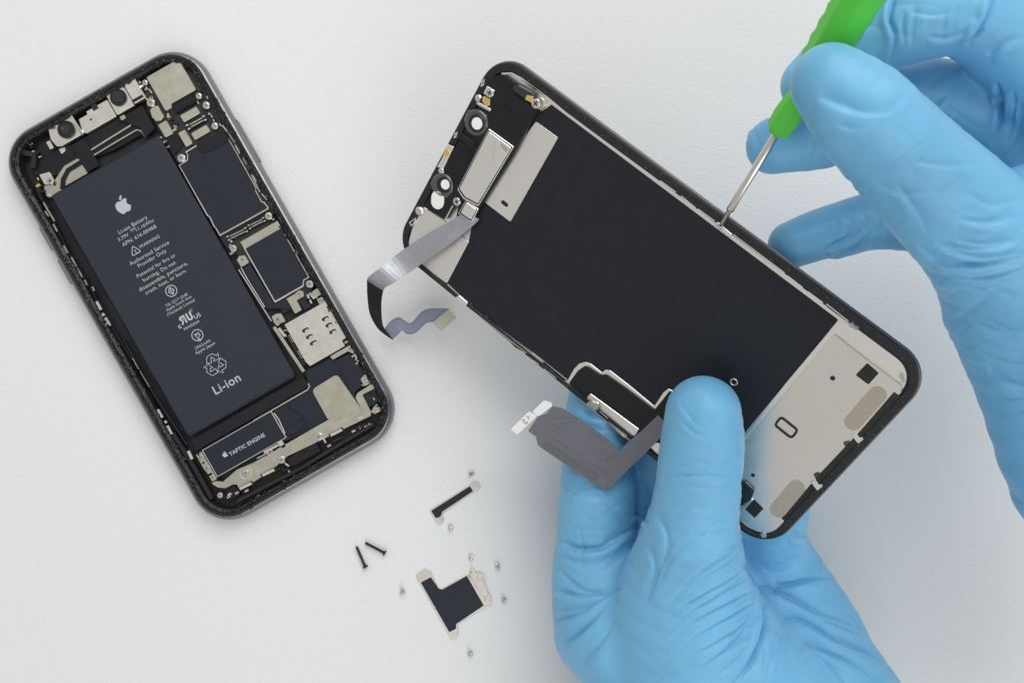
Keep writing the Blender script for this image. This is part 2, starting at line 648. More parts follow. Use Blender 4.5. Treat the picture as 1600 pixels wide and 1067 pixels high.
FRUIT = ("M12.152 6.896c-.948 0-2.415-1.078-3.96-1.04-2.04.027-3.91 1.183-4.961 3.014-2.117 3.675-.546 9.103 1.519 12.09 "
         "1.013 1.454 2.208 3.09 3.792 3.039 1.52-.065 2.09-.987 3.935-.987 1.831 0 2.35.987 3.96.948 1.637-.026 2.676-1.48 "
         "3.676-2.948 1.156-1.688 1.636-3.325 1.662-3.415-.039-.013-3.182-1.221-3.22-4.857-.026-3.04 2.48-4.494 2.597-4.559"
         "-1.429-2.09-3.623-2.324-4.39-2.376-2-.156-3.675 1.09-4.61 1.09z"
         "M15.53 3.83c.843-1.012 1.4-2.427 1.245-3.83-1.207.052-2.662.805-3.532 1.818-.78.896-1.454 2.338-1.273 3.714 "
         "1.338.104 2.715-.688 3.559-1.701z")
def fruit_logo(fr, px, py, hpx, w, m, parent):
    c = fr.on(px, py, w)
    k = hpx * (CAMH - fr.world(c)[2]) / FPX / 24.0
    V, F = [], []
    for poly in svg_poly(FRUIT):
        b = len(V)
        pts = ccw([(c[0] + (x - 12) * k, c[1] - (y - 12) * k) for x, y in poly])
        q = []
        for p in pts:
            if not q or math.hypot(p[0] - q[-1][0], p[1] - q[-1][1]) > 1e-4:
                q.append(p)
        if math.hypot(q[0][0] - q[-1][0], q[0][1] - q[-1][1]) < 1e-4:
            q.pop()
        V += [(p[0], p[1], w) for p in q]
        F.append(tuple(range(b, len(V))))
    return mesh("printed_logo", V, F, M[m], parent)

def flat_line(name, P, wd, w, m, parent, closed=False):
    """printed line: flat band through local points"""
    P = [np.array(p, float) for p in P]
    n = len(P)
    V, F = [], []
    for i in range(n):
        if closed:
            a, b = P[i] - P[i - 1], P[(i + 1) % n] - P[i]
        else:
            a = P[i] - P[i - 1] if i > 0 else P[1] - P[0]
            b = P[i + 1] - P[i] if i < n - 1 else a
        a = a / (np.linalg.norm(a) + 1e-9); b = b / (np.linalg.norm(b) + 1e-9)
        t = a + b
        t = t / (np.linalg.norm(t) + 1e-9)
        nn = np.array([-t[1], t[0]])
        s = 1 / max(0.5, abs(nn @ np.array([-a[1], a[0]])))
        V += [(*(P[i] + nn * wd / 2 * s), w), (*(P[i] - nn * wd / 2 * s), w)]
    for i in range(n if closed else n - 1):
        j = (i + 1) % n
        F.append((2 * i, 2 * i + 1, 2 * j + 1, 2 * j))
    return mesh(name, V, F, M[m], parent)

# ------------------------------------------------------------------ the tabletop
tv = [(-900, -900, 0), (900, -900, 0), (900, 900, 0), (-900, 900, 0), (-900, -900, -20), (900, -900, -20), (900, 900, -20), (-900, 900, -20)]
table = mesh("tabletop", tv, [(0, 1, 2, 3), (7, 6, 5, 4), (0, 4, 5, 1), (1, 5, 6, 2), (2, 6, 7, 3), (3, 7, 4, 0)], M['table'])
table["kind"] = "structure"
table["label"] = "white finely grained tabletop"

# ------------------------------------------------------------------ opened phone lying on the table
phone = thing("opened_phone", "opened phone housing lying face up, black battery and boards showing", "phone", FA)
PW, PL, PR = 76.2, 151.6, 13.5
shell("side_band", PW, PL, PR, [(4, 0.05), (1.4, 0.4), (0.35, 1.6), (0, 3.2), (0.15, 4.9), (0.6, 6.1), (1.2, 6.75), (1.7, 6.95)], 'alu', phone)
shell("inner_frame", PW, PL, PR, [(1.7, 6.9), (1.75, 7.1), (2.6, 7.0), (2.9, 6.3), (3.9, 5.9), (4.2, 4.4), (4.3, 1.2)], 'rim', phone, False)
prism_l("floor_pan", rr(PW - 8, PL - 8, 9), 0.8, 1.6, 'floor', phone, 0)
# side buttons
def button(u, v0, v1, s):
    prism_l("side_button", [(u - 0.55, v0), (u + 0.55, v0), (u + 0.55, v1), (u - 0.55, v1)], 2.4, 5.0, 'alu', phone, 0.4, 0.3)
vb0 = FA.on(*C2((740, 575)), 4)[1]; vb1 = FA.on(*C2((915, 860)), 4)[1]
button(PW / 2 - 0.1, vb1, vb0, 1)
for a, b in (((15, 290), (100, 420)), ((130, 480), (215, 620))):
    button(-PW / 2 + 0.1, FA.on(*C6(b), 4)[1], FA.on(*C6(a), 4)[1], -1)

A = lambda name, cr, pts, w0, w1, m, parent=phone, **k: prism(name, FA, cr, pts, w0, w1, m, parent, **k)

# battery
bat = A("battery", C0, [(77, 309), (241, 210), (465, 585), (294, 684)], 1.6, 5.7, 'battery', r=1.3, b=0.75)
bat_w = 5.73
T = lambda s, x, y, wd, **k: text(s, FA, x, y, wd, bat_w, 'white', bat, **k)
fruit_logo(FA, 191, 320, 28, bat_w, 'white', bat)
T("Li-ion Battery", 206, 349, 51)
T("3.79V     11.16Whr", 211.4, 357.4, 64)
cc = FA.on(208.0, 358.8, bat_w)
flat_line("printed_symbol", [(cc[0] - 1.05, cc[1] + 0.28), (cc[0] + 1.05, cc[1] + 0.28)], 0.17, bat_w, 'white', bat)
for k in (-0.78, 0, 0.78):
    flat_line("printed_symbol", [(cc[0] + k - 0.25, cc[1] - 0.28), (cc[0] + k + 0.25, cc[1] - 0.28)], 0.17, bat_w, 'white', bat)
T("APN: 616-00468", 216, 366, 60)
T("WARNING", 232.4, 375.8, 36)
T("Authorized Service", 231.9, 393.4, 70)
T("Provider Only", 236.3, 401.5, 50)
T("Potential for fire or", 242.6, 413, 68.6)
T("burning. Do not", 247.4, 421.7, 57.8)
T("disassemble, puncture,", 253.4, 429.6, 86)
T("crush, heat, or burn.", 257.6, 438, 73)
T("TIS 2217-2548", 275, 467.2, 38.7)
T("Apple South Asia", 278.3, 472.3, 45)
T("(Thailand) Limited", 281.6, 478.6, 49)
T("MH45564", 298.3, 506.4, 27)
T("2942mAh", 315.7, 536.3, 27.3)
T("Apple Japan", 319.5, 541.8, 34.5)
T("Li-ion", 351, 594.5, 46, bold=0.01)
# warning triangle
c = FA.on(210.5, 391, bat_w)
tri = [(c[0] - 1.75, c[1] - 1.35), (c[0] + 1.75, c[1] - 1.35), (c[0], c[1] + 1.7)]
flat_line("printed_symbol", round_poly(tri, 0.4), 0.26, bat_w, 'white', bat, True)
T("!", 210.8, 391, 1.5, bold=0.03)
# marks in circles
def circle_mark(px, py, r, wd=0.27):
    c = FA.on(px, py, bat_w)
    flat_line("printed_symbol", [(c[0] + r * math.cos(a), c[1] + r * math.sin(a)) for a in np.linspace(0, 2 * math.pi, 33)[:-1]], wd, bat_w, 'white', bat, True)
    return c
c = circle_mark(267.6, 454.5, 1.9)
D = [(0, 1.35), (1.0, 0), (0, -1.35), (-1.0, 0)]
flat_line("printed_symbol", [(c[0] + x, c[1] + y) for x, y in D], 0.25, bat_w, 'white', bat, True)
for q in (((-1.0, 0), (1.0, 0)), ((0, 1.3), (0, -1.3))):
    flat_line("printed_symbol", [(c[0] + x, c[1] + y) for x, y in q], 0.2, bat_w + 0.01, 'white', bat)
c = circle_mark(308.4, 523.6, 1.9)
T("PS", 307.4, 520.6, 8.2, bold=0.015)
T("E", 310.2, 527.4, 4, bold=0.015)
# component mark: mirrored R joined to a U, small c, us and circled r
c = FA.on(290.4, 497.5, bat_w)
def mk(P, wd):
    flat_line("printed_symbol", [(c[0] + x, c[1] + y) for x, y in P], wd, bat_w, 'white', bat)
mk([(-0.35, -1.4), (-0.35, 1.15), (-1.6, 1.15), (-1.9, 0.7), (-1.6, 0.15), (-0.4, 0.1)], 0.62)
mk([(-1.1, 0.1), (-2.0, -1.4)], 0.6)
mk([(0.75, 1.45), (0.75, -0.75), (1.1, -1.1), (1.7, -1.1), (2.05, -0.75), (2.05, 1.45)], 0.62)
T("c", 278.7, 506.5, 4.6, bold=0.02)
T("US", 306.9, 490.9, 10.5, bold=0.01)
c2 = FA.on(298, 485, bat_w)
flat_line("printed_symbol", [(c2[0] + 0.5 * math.cos(a), c2[1] + 0.5 * math.sin(a)) for a in np.linspace(0, 2 * math.pi, 17)[:-1]], 0.1, bat_w, 'white', bat, True)
T("R", 298, 485, 2.3)
# recycling loop: three outlined folding arrows
c = FA.on(336, 569.5, bat_w)
arrow = [(-1.3, 1.15), (-0.55, 2.6), (0.0, 3.35), (1.35, 3.35), (2.0, 2.5), (2.75, 2.9), (2.1, 1.25), (0.4, 1.35), (1.1, 1.75), (0.55, 2.6), (-0.1, 1.5)]
arrow = [(-2.0, 1.6), (-1.0, 3.3), (0.9, 3.3), (1.7, 2.1), (2.5, 2.55), (1.9, 0.9), (0.0, 1.1), (0.75, 1.55), (0.1, 2.6), (-0.75, 1.0)]
for k in range(3):
    a = math.radians(120 * k)
    flat_line("printed_symbol", [(c[0] + 1.12 * (x * math.cos(a) - y * math.sin(a)), c[1] + 1.12 * (x * math.sin(a) + y * math.cos(a))) for x, y in arrow], 0.2, bat_w, 'white', bat, True)

# battery tail and pull tabs
tail = A("battery_tail", C5, [(148, 520), (878, 122), (918, 175), (195, 592)], 1.6, 4.9, 'shade', r=0.5)
for q in (((300, 455), (472, 360)), ((505, 340), (690, 232)), ((740, 205), (820, 160))):
    line("tail_seam", FA, C5, q, 0.12, 4.88, 4.96, 'tape', tail)
line("housing_lip", FA, C5, [(560, 398), (905, 200), (918, 178), (908, 160)], 0.45, 3.5, 5.0, 'steel', phone)

# left: rails and bright slots
line("side_rail", FA, C6, [(5, 80), (85, 240), (180, 440), (300, 630), (370, 760)], 0.5, 3.0, 5.2, 'shade', phone)
line("metal_rail", FA, C6, [(30, 140), (80, 225), (95, 250)], 0.45, 4.2, 5.4, 'steel', phone)
for p in [((40, 190), (60, 222)), ((88, 268), (112, 312)), ((150, 395), (175, 440)), ((196, 465), (226, 520)), ((232, 530), (262, 585)),
          ((275, 600), (290, 632)), ((320, 640), (332, 665))]:
    line("metal_tab", FA, C6, p, 0.5, 4.0, 5.3, 'steel', phone)
for p in [((346, 728), (373, 778)), ((380, 800), (392, 812)), ((398, 824), (426, 872))]:
    line("spring_clip", FA, C6, p, 0.85, 4.5, 5.9, 'edge', phone)
for p in [((382, 828), (410, 878)), ((425, 898), (435, 912)), ((441, 928), (468, 980)), ((225, 510), (262, 580)), ((270, 590), (330, 690))]:
    line("spring_clip", FA, C7, p, 0.75 if p[0][0] > 370 else 0.22, 4.5, 5.9, 'edge' if p[0][0] > 370 else 'steel', phone)
line("side_rail", FA, C6, [(340, 720), (480, 950), (560, 1080)], 0.4, 3.0, 4.6, 'tape', phone)
line("side_rail", FA, C7, [(170, 400), (330, 690), (560, 1045)], 0.5, 3.0, 4.6, 'tape', phone)

# upper left: flexes, coil plate
A("flex_sheet", C1, [(190, 770), (370, 690), (450, 655), (500, 620), (880, 410), (960, 560), (700, 690), (590, 740), (380, 830), (210, 850)], 1.6, 3.4, 'shade', r=0.5)
A("coil_plate", C1, [(335, 880), (395, 790), (480, 738), (520, 790), (548, 830), (410, 912), (350, 930)], 1.6, 3.6, 'steel', r=0.8)
line("coil_track", FA, C1, [(385, 930), (390, 870), (420, 815), (500, 765), (600, 700), (740, 620)], 1.6, 3.0, 3.9, 'shade', phone)
line("coil_edge", FA, C1, [(560, 692), (690, 610), (808, 537)], 0.55, 3.0, 4.0, 'steel', phone)
line("coil_edge", FA, C1, [(580, 722), (700, 650), (845, 565), (875, 575), (898, 610)], 0.45, 3.0, 4.0, 'steel', phone)
A("flex_cable", C1, [(440, 655), (525, 615), (582, 730), (610, 790), (540, 825), (500, 770), (470, 720)], 3.4, 4.5, 'shade', r=0.4)
A("flex_cable", C1, [(720, 500), (880, 415), (955, 555), (900, 612), (860, 560), (800, 530)], 3.4, 4.3, 'shade', r=0.4)
A("contact_tab", C1, [(735, 485), (765, 470), (778, 492), (748, 508)], 3.4, 4.6, 'steel')
A("contact_tab", C1, [(360, 685), (400, 672), (402, 695), (378, 715)], 3.4, 4.7, 'cream')
A("antenna_clip", C1, [(240, 840), (265, 835), (300, 825), (330, 865), (325, 905), (275, 905), (262, 885)], 3.0, 4.6, 'cream', r=0.4)
screw(FA, C1, 308, 880, 20, 5.2, phone, style='cross')
A("antenna_flex", C1, [(270, 910), (330, 905), (380, 935), (370, 960), (300, 985), (275, 950)], 2.6, 4.0, 'steel', r=0.6)
A("antenna_flex", C1, [(215, 890), (240, 880), (262, 960), (300, 1060), (275, 1060), (235, 960)], 3.0, 4.6, 'rim', r=0.6)

# front camera bar
bar = A("camera_bracket", C1, [(485, 500), (540, 470), (528, 452), (600, 415), (656, 382), (722, 476), (690, 497), (535, 590), (510, 580)], 3.4, 5.3, 'cream', r=0.25)
disc("bracket_hole", FA, C1, 561, 502, 8, 5.2, 5.33, 'dark', bar)
A("bracket_slot", C1, [(556, 412), (590, 398), (607, 430), (575, 450)], 4.6, 5.6, 'rim', bar, r=0.2)
cam1 = A("camera_module", C1, [(300, 567), (437, 482), (505, 592), (378, 668), (350, 668), (312, 625)], 3.4, 5.5, 'cream', r=0.35)
disc("lens_barrel", FA, C1, 405, 562, 54, 5.5, 6.5, 'ring', cam1, b=0.3)
disc("lens_glass", FA, C1, 398, 559, 30, 6.5, 6.8, 'lens', cam1)
disc("lens_iris", FA, C1, 388, 557, 8, 6.8, 6.84, 'clearring', cam1)  # lighter iris dot on the black lens
cam2 = A("camera_module", C1, [(655, 345), (757, 290), (832, 412), (718, 478)], 3.4, 5.6, 'cream', r=0.35)
disc("lens_barrel", FA, C1, 728, 365, 52, 5.6, 6.4, 'ring', cam2, b=0.3)
disc("lens_glass", FA, C1, 724, 360, 36, 6.4, 6.7, 'lens', cam2)
proj = A("projector_module", C1, [(762, 290), (832, 250), (898, 362), (834, 408)], 3.4, 5.9, 'cream', r=0.3)
A("projector_slot", C1, [(815, 380), (878, 345), (888, 362), (828, 402)], 5.5, 5.95, 'dark', proj, r=0.1)
for p in ((828, 285), (838, 298), (848, 312)):
    disc("solder_dot", FA, C1, p[0], p[1], 7, 5.8, 6.1, 'edge', proj, b=0.08, n=10)
line("camera_wall", FA, C1, [(440, 480), (512, 592)], 0.5, 5.0, 6.0, 'edge', phone)
line("camera_wall", FA, C1, [(830, 252), (896, 362)], 0.35, 5.5, 6.3, 'edge', phone)
A("camera_tab", C1, [(285, 640), (308, 628), (328, 675), (305, 690)], 3.4, 5.0, 'cream', r=0.2)

# rear camera cover and top right cluster
pcb = A("circuit_board", C0, [(222, 120), (300, 95), (345, 170), (420, 335), (425, 360), (440, 345), (490, 445), (480, 470), (440, 490), (405, 420), (365, 395), (345, 385), (280, 255), (235, 175)], 1.6, 3.6, 'pcb', r=0.4)
A("rear_camera_cover", C2, [(122, 275), (345, 145), (478, 352), (437, 375), (300, 457), (305, 480), (264, 504), (240, 470)], 3.4, 5.8, 'steel', r=0.6)
A("camera_flex", C2, [(302, 455), (430, 378), (470, 432), (335, 532)], 3.4, 4.8, 'shade', r=0.2)
A("camera_flex", C2, [(318, 500), (455, 420), (462, 432), (330, 515)], 4.8, 5.1, 'shade', r=0.1)
for q in ([(150, 497), (178, 468), (207, 464), (248, 545), (225, 572), (195, 578), (165, 550)],
          [(203, 600), (262, 570), (316, 655), (258, 692)],
          [(357, 537), (475, 470), (498, 517), (388, 588)],
          [(437, 657), (547, 597), (569, 645), (460, 711)],
          [(343, 660), (390, 632), (450, 726), (403, 757)]):
    A("shield_can", C2, q, 3.4, 5.0, 'steel', r=0.5, b=0.2)
def connector(cr, p, q, wd, n=2, w=5.0):
    """board connector: black base, bright end posts, two contact rails"""
    a, b = FA.on(*cr(p), w)[:2], FA.on(*cr(q), w)[:2]
    t = (b - a) / np.linalg.norm(b - a); s = np.array([-t[1], t[0]])
    L = np.linalg.norm(b - a)
    def box(name, u0, u1, v0, v1, w0, w1, m, par):
        return prism_l(name, [tuple(a + t * u0 + s * v0), tuple(a + t * u1 + s * v0), tuple(a + t * u1 + s * v1), tuple(a + t * u0 + s * v1)], w0, w1, m, par, 0.1, 0.08)
    base = box("connector", 0, L, -wd / 2, wd / 2, 3.4, w - 0.3, 'pcb', phone)
    for u0 in (0, L - wd * 0.55):
        box("connector_post", u0, u0 + wd * 0.5, -wd / 2, -wd / 4, w - 0.6, w, 'edge', base)
        box("connector_post", u0, u0 + wd * 0.5, wd / 4, wd / 2, w - 0.6, w, 'edge', base)
    for v in (-wd * 0.25, wd * 0.25):
        box("contact_rail", wd * 0.7, L - wd * 0.7, v - 0.12, v + 0.12, w - 0.5, w - 0.1, 'edge' if n > 1 else 'steel', base)
    return base
connector(C2, (408, 620), (540, 548), 1.9)
connector(C3, (388, 628), (518, 566), 1.7)
connector(C3, (524, 555), (632, 500), 1.6)
A("board_stripe", C2, [(205, 705), (320, 640), (385, 740), (320, 815), (260, 740)], 3.4, 4.2, 'shade', r=0.2)
for x, y, r in ((117, 307, 20), (157, 447, 28), (491, 400, 22), (543, 465, 26), (602, 608, 25), (369, 832, 29)):
    screw(FA, C2, x, y, r, 5.4, phone, h=1.5)
for p in ((130, 345), (150, 360), (160, 372), (485, 445), (580, 540), (595, 570), (640, 600), (550, 410)):
    rect("board_chip", FA, C2, (p[0] - 9, p[1] - 6), (p[0] + 9, p[1] + 8), 3.4, 4.8, 'edge', phone, 0.1, 0.05)
for p in ((280, 560), (320, 600), (340, 590), (560, 530), (575, 585), (600, 560), (520, 480)):
    rect("board_chip", FA, C2, (p[0] - 12, p[1] - 8), (p[0] + 10, p[1] + 8), 3.4, 4.4, 'rim', phone, 0.1, 0.05)

# tiny board components round the connectors
def specks(cr, pts, n, w0, w1, seed, area_px):
    R = random.Random(seed)
    meshes = []
    for k in range(n):
        (x0, y0), (x1, y1) = R.choice(pts)
        t = R.random()
        x, y = x0 + (x1 - x0) * t + R.uniform(-area_px, area_px), y0 + (y1 - y0) * t + R.uniform(-area_px, area_px)
        c = FA.on(*cr((x, y)), w1)
        a, b = R.choice(((0.5, 0.28), (0.28, 0.5), (0.7, 0.4), (0.35, 0.35)))
        prism_l("board_component", [(c[0] - a, c[1] - b), (c[0] + a, c[1] - b), (c[0] + a, c[1] + b), (c[0] - a, c[1] + b)], w0, w1,
                R.choice(('edge', 'steel', 'rim', 'rim', 'shade', 'gold' if R.random() < 0.3 else 'steel')), phone, 0.05, 0.05)
specks(C2, [((110, 320), (165, 470)), ((270, 520), (340, 640)), ((490, 380), (620, 620)), ((230, 690), (330, 800))], 34, 3.4, 4.5, 21, 14)
specks(C3, [((380, 650), (660, 470)), ((640, 500), (700, 500)), ((900, 920), (960, 1000)), ((400, 640), (440, 740))], 26, 3.4, 4.4, 22, 12)
specks(C4, [((560, 130), (640, 200)), ((430, 370), (440, 420)), ((800, 470), (900, 600)), ((900, 690), (1030, 880))], 16, 3.0, 4.4, 23, 10)
specks(C5, [((200, 600), (320, 800)), ((640, 620), (760, 540)), ((960, 520), (1060, 560)), ((700, 700), (790, 720)), ((380, 880), (560, 850)), ((1180, 480), (1330, 400))], 34, 3.6, 4.9, 24, 12)
specks(C1, [((180, 640), (240, 740)), ((225, 870), (300, 1000)), ((860, 250), (930, 380)), ((520, 420), (620, 390))], 26, 3.0, 4.8, 25, 12)

# main board shield
lip = A("board_shield_lip", C3, [(76, 158), (104, 140), (130, 122), (132, 92), (118, 70), (190, 28), (395, -20), (420, 20), (578, 300), (575, 318), (612, 388), (628, 390), (660, 432), (342, 614), (312, 562), (300, 550), (272, 490), (258, 482)], 3.4, 4.7, 'edge', r=0.3, sn=False)
A("board_shield", C3, [(84, 160), (108, 146), (137, 126), (139, 92), (128, 76), (190, 38), (393, -12), (414, 22), (570, 302), (568, 320), (607, 394), (622, 398), (648, 430), (345, 603), (320, 560), (308, 546), (280, 486), (266, 476)], 4.7, 5.0, 'tape', r=0.3, b=0.05, sn=False)
A("board_flap", C2, [(470, 740), (570, 680), (588, 692), (650, 635), (706, 705), (640, 742), (560, 792), (522, 798), (492, 778)], 5.05, 5.35, 'shade', r=0.8)
line("shield_strip", FA, C3, [(345, 605), (500, 520), (650, 436)], 0.5, 4.6, 5.15, 'steel', phone)
screw(FA, C3, 655, 482, 25, 5.3, phone, h=1.5)
screw(FA, C3, 427, 690, 23, 5.3, phone, h=1.5)

# lower board
A("lower_shield", C3, [(470, 648), (708, 513), (922, 872), (884, 898), (876, 928), (697, 1046)], 3.4, 4.6, 'edge', r=0.3)
A("lower_shield_plate", C3, [(474, 648), (704, 520), (727, 560), (497, 690)], 4.6, 4.85, 'steel', r=0.2)
A("lower_shield_tape", C3, [(503, 692), (727, 566), (912, 868), (876, 892), (868, 922), (700, 1028)], 4.6, 4.95, 'tape', r=0.3, b=0.05)
A("board_bracket", C3, [(448, 765), (465, 738), (500, 735), (532, 778), (480, 812)], 3.4, 5.1, 'steel', r=0.5)
screw(FA, C3, 485, 760, 14, 5.3, phone, style='cross')
A("board_cover", C3, [(490, 815), (535, 788), (690, 1045), (770, 1010), (800, 1075), (640, 1075), (520, 870)], 3.0, 4.3, 'tape', r=0.3, sn=False)
line("board_rail", FA, C3, [(478, 812), (515, 880), (630, 1066)], 0.35, 3.4, 4.7, 'edge', phone)
line("board_rail", FA, C4, [(0, -110), (135, 5), (240, 170), (345, 335)][1:], 0.35, 3.4, 4.7, 'edge', phone)
A("ground_plate", C4, [(438, 195), (490, 160), (520, 135), (550, 145), (555, 175), (510, 200), (535, 262), (500, 290)], 3.4, 4.8, 'steel', r=0.4)
screw(FA, C4, 522, 160, 14, 5.0, phone, style='cross')
screw(FA, C4, 590, 97, 25, 5.4, phone, h=1.5)
A("flex_tail", C4, [(515, 205), (560, 195), (605, 240), (560, 265)], 3.4, 4.4, 'tape', r=0.3)
A("side_plate", C4, [(580, 160), (640, 120), (675, 160), (610, 195)], 3.0, 4.2, 'steel', r=0.3)
for p in (((575, 165), (585, 190)), ((592, 198), (602, 222))):
    line("spring_clip", FA, C4, p, 0.6, 4.4, 5.2, 'edge', phone)

# SIM reader
sim = A("card_reader", C4, [(430, 355), (632, 240), (655, 228), (715, 197), (852, 425), (800, 458), (815, 490), (715, 560), (590, 622), (562, 600)], 3.0, 5.2, 'cream', r=0.3)
for x, y in ((567, 395), (592, 437), (617, 477), (693, 322), (717, 362), (741, 405)):
    p = FA.on(*C4((x - 14, y + 3)), 5.25)[:2]; q = FA.on(*C4((x + 8, y - 8)), 5.25)[:2]
    prism_l("reader_slot", capsule2d(p, q, 0.62), 5.1, 5.24, 'dark', sim, 0, 0.02)
    p2 = FA.on(*C4((x + 2, y + 4)), 5.3)[:2]; q2 = FA.on(*C4((x + 12, y - 1)), 5.3)[:2]
    prism_l("slot_highlight", capsule2d(p2, q2, 0.5), 5.2, 5.5, 'edge', sim, 0, 0.1)  # bright metal pill modelled in place of the highlight at each slot
A("reader_tab", C4, [(635, 195), (668, 180), (690, 165), (716, 200), (655, 235)], 3.0, 5.0, 'steel', r=0.4)
disc("reader_hole", FA, C4, 692, 182, 14, 4.9, 5.05, 'dark', phone)
screw(FA, C4, 657, 204, 14, 5.1, phone, style='cross')
A("reader_tab", C4, [(346, 305), (375, 287), (402, 287), (440, 335), (400, 350), (385, 372), (358, 345)], 3.0, 5.0, 'steel', r=0.5)
screw(FA, C4, 385, 325, 17, 5.15, phone, style='cross')
line("reader_rail", FA, C4, [(362, 372), (460, 520), (552, 658)], 1.1, 2.4, 4.6, 'steel', phone)
line("reader_rail", FA, C4, [(392, 380), (430, 430), (440, 425)], 0.9, 2.4, 5.0, 'edge', phone)
A("contact_block", C4, [(436, 432), (470, 425), (565, 600), (560, 625), (545, 620)], 3.0, 4.2, 'dark', r=0.1, sn=False)
for k in range(12):
    t = k / 11.0
    if 3 < k < 8:
        continue
    x, y = 455 + 78 * t, 425 + 140 * t
    line("contact_pin", FA, C4, [(x, y + 6), (x + 20, y - 6)], 0.22, 4.0, 4.9, 'edge', phone)
A("reader_arm", C4, [(718, 562), (800, 515), (845, 488), (872, 495), (882, 520), (870, 545), (835, 530), (738, 582)], 3.0, 4.8, 'steel', r=0.4)
screw(FA, C4, 850, 512, 14, 5.0, phone, style='cross')
A("reader_arm", C4, [(868, 548), (890, 540), (915, 585), (900, 598)], 3.0, 4.8, 'cream', r=0.2)
A("reader_latch", C4, [(800, 462), (850, 432), (870, 480), (830, 495)], 3.0, 5.0, 'rim', r=0.3)
line("latch_spring", FA, C4, [(815, 475), (840, 460), (850, 478)], 0.5, 4.8, 5.3, 'edge', phone)

# bottom: covers, speaker bracket, vibration motor
A("lower_cover", C4, [(560, 660), (720, 575), (770, 590), (935, 905), (700, 965), (620, 1020), (430, 1110), (340, 900), (580, 755)], 1.6, 3.9, 'tape', r=0.4, sn=False)
A("lower_flex", C4, [(745, 590), (850, 540), (900, 600), (930, 640), (985, 690), (920, 700), (925, 750), (880, 790), (885, 850)], 1.6, 4.1, 'tape', r=0.4, sn=False)
line("cover_seam", FA, C4, [(745, 588), (850, 770), (935, 915)], 0.3, 3.8, 4.3, 'dark', phone)
A("speaker_plate", C4, [(600, 775), (765, 672), (940, 925), (790, 1000), (705, 965)], 3.6, 4.7, 'steel', r=1.8, sn=False)
brk = A("speaker_bracket", C5, [(282, 798), (318, 785), (360, 790), (450, 712), (560, 665), (1025, 398), (1085, 366), (1095, 392), (1260, 335), (1310, 330), (1312, 368), (1140, 452), (1045, 498), (775, 628), (705, 690), (600, 765), (470, 855), (452, 808), (428, 808), (378, 832), (330, 828)], 3.4, 4.9, 'steel', r=0.5, sn=False)
A("bracket_arm", C5, [(1262, 350), (1212, 252), (1222, 222), (1290, 178), (1318, 155), (1335, 185), (1330, 196), (1258, 232), (1306, 328), (1312, 350)], 3.4, 4.8, 'steel', r=0.5, sn=False)
line("bracket_step", FA, C5, [(1080, 366), (1098, 382), (1108, 412), (1240, 345)], 0.18, 4.85, 5.0, 'cream', brk)
line("bracket_step", FA, C5, [(560, 680), (582, 728), (640, 700)], 0.18, 4.85, 5.0, 'cream', brk)
A("bracket_tab", C5, [(1245, 130), (1275, 98), (1318, 132), (1310, 160), (1265, 180)], 3.4, 5.0, 'steel', r=0.5)
A("corner_flex", C5, [(1258, 238), (1330, 200), (1378, 262), (1330, 300), (1300, 310)], 2.0, 4.0, 'tape', r=0.3)
A("bracket_tab", C5, [(1310, 345), (1330, 305), (1368, 310), (1375, 335), (1340, 360)], 3.4, 5.0, 'steel', r=0.4)
taptic = A("vibration_motor", C5, [(228, 588), (670, 332), (768, 502), (325, 768)], 1.6, 5.3, 'edge', r=0.3)
A("motor_label", C5, [(235, 590), (667, 341), (760, 501), (329, 759)], 5.2, 5.42, 'tape', taptic, r=0.2, b=0.03)
fruit_logo(FA, *C5((374, 613)), 9.5, 5.46, 'white', taptic)
text("TAPTIC ENGINE", FA, *C5((512, 542)), 63, 5.46, 'white', taptic, bold=0.018)
A("motor_bracket", C5, [(190, 618), (225, 592), (322, 772), (290, 792), (262, 730), (240, 715)], 3.0, 4.9, 'steel', r=0.4)
A("motor_flex", C5, [(680, 330), (770, 290), (800, 340), (850, 345), (905, 445), (790, 500), (760, 470)], 2.6, 4.3, 'tape', r=0.3, sn=False)
line("flex_seam", FA, C5, [(768, 290), (795, 338), (840, 345), (870, 385), (908, 445)], 0.3, 4.2, 4.5, 'dark', phone)
A("flex_pad", C5, [(765, 445), (862, 395), (888, 440), (790, 492)], 4.3, 4.7, 'tape', r=0.4)
line("motor_edge", FA, C5, [(690, 350), (720, 390), (760, 480)], 0.4, 4.8, 5.5, 'edge', phone)
for p, wd in ((((625, 602), (715, 555)), 0.8), (((718, 552), (748, 535)), 1.5), (((580, 640), (660, 600)), 0.3)):
    line("spring_clip", FA, C5, p, wd, 4.6, 5.6, 'edge', phone)
for x, y, r, s in ((215, 632, 15, 'cross'), (257, 703, 15, 'cross'), (297, 762, 12, 'cross'), (508, 735, 22, 'pit'), (735, 650, 25, 'pit'),
                   (975, 502, 26, 'pit'), (1345, 330, 18, 'pit'), (1280, 133, 16, 'pit'), (343, 877, 19, 'pit')):
    screw(FA, C5, x, y, r, 5.5, phone, h=1.6, style=s)
disc("bracket_hole", FA, C5, 237, 668, 9, 4.85, 4.95, 'dark', phone)
line("screw_boss", FA, C5, [(470, 735), (478, 765), (505, 772), (535, 755), (542, 725), (530, 700)], 0.3, 4.9, 5.4, 'cream', phone)
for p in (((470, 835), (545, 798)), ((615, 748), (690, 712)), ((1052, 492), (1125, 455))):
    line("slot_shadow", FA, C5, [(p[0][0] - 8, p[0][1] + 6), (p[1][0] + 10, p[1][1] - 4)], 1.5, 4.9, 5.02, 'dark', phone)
    line("grounding_spring", FA, C5, p, 0.95, 5.0, 5.8, 'edge', phone)
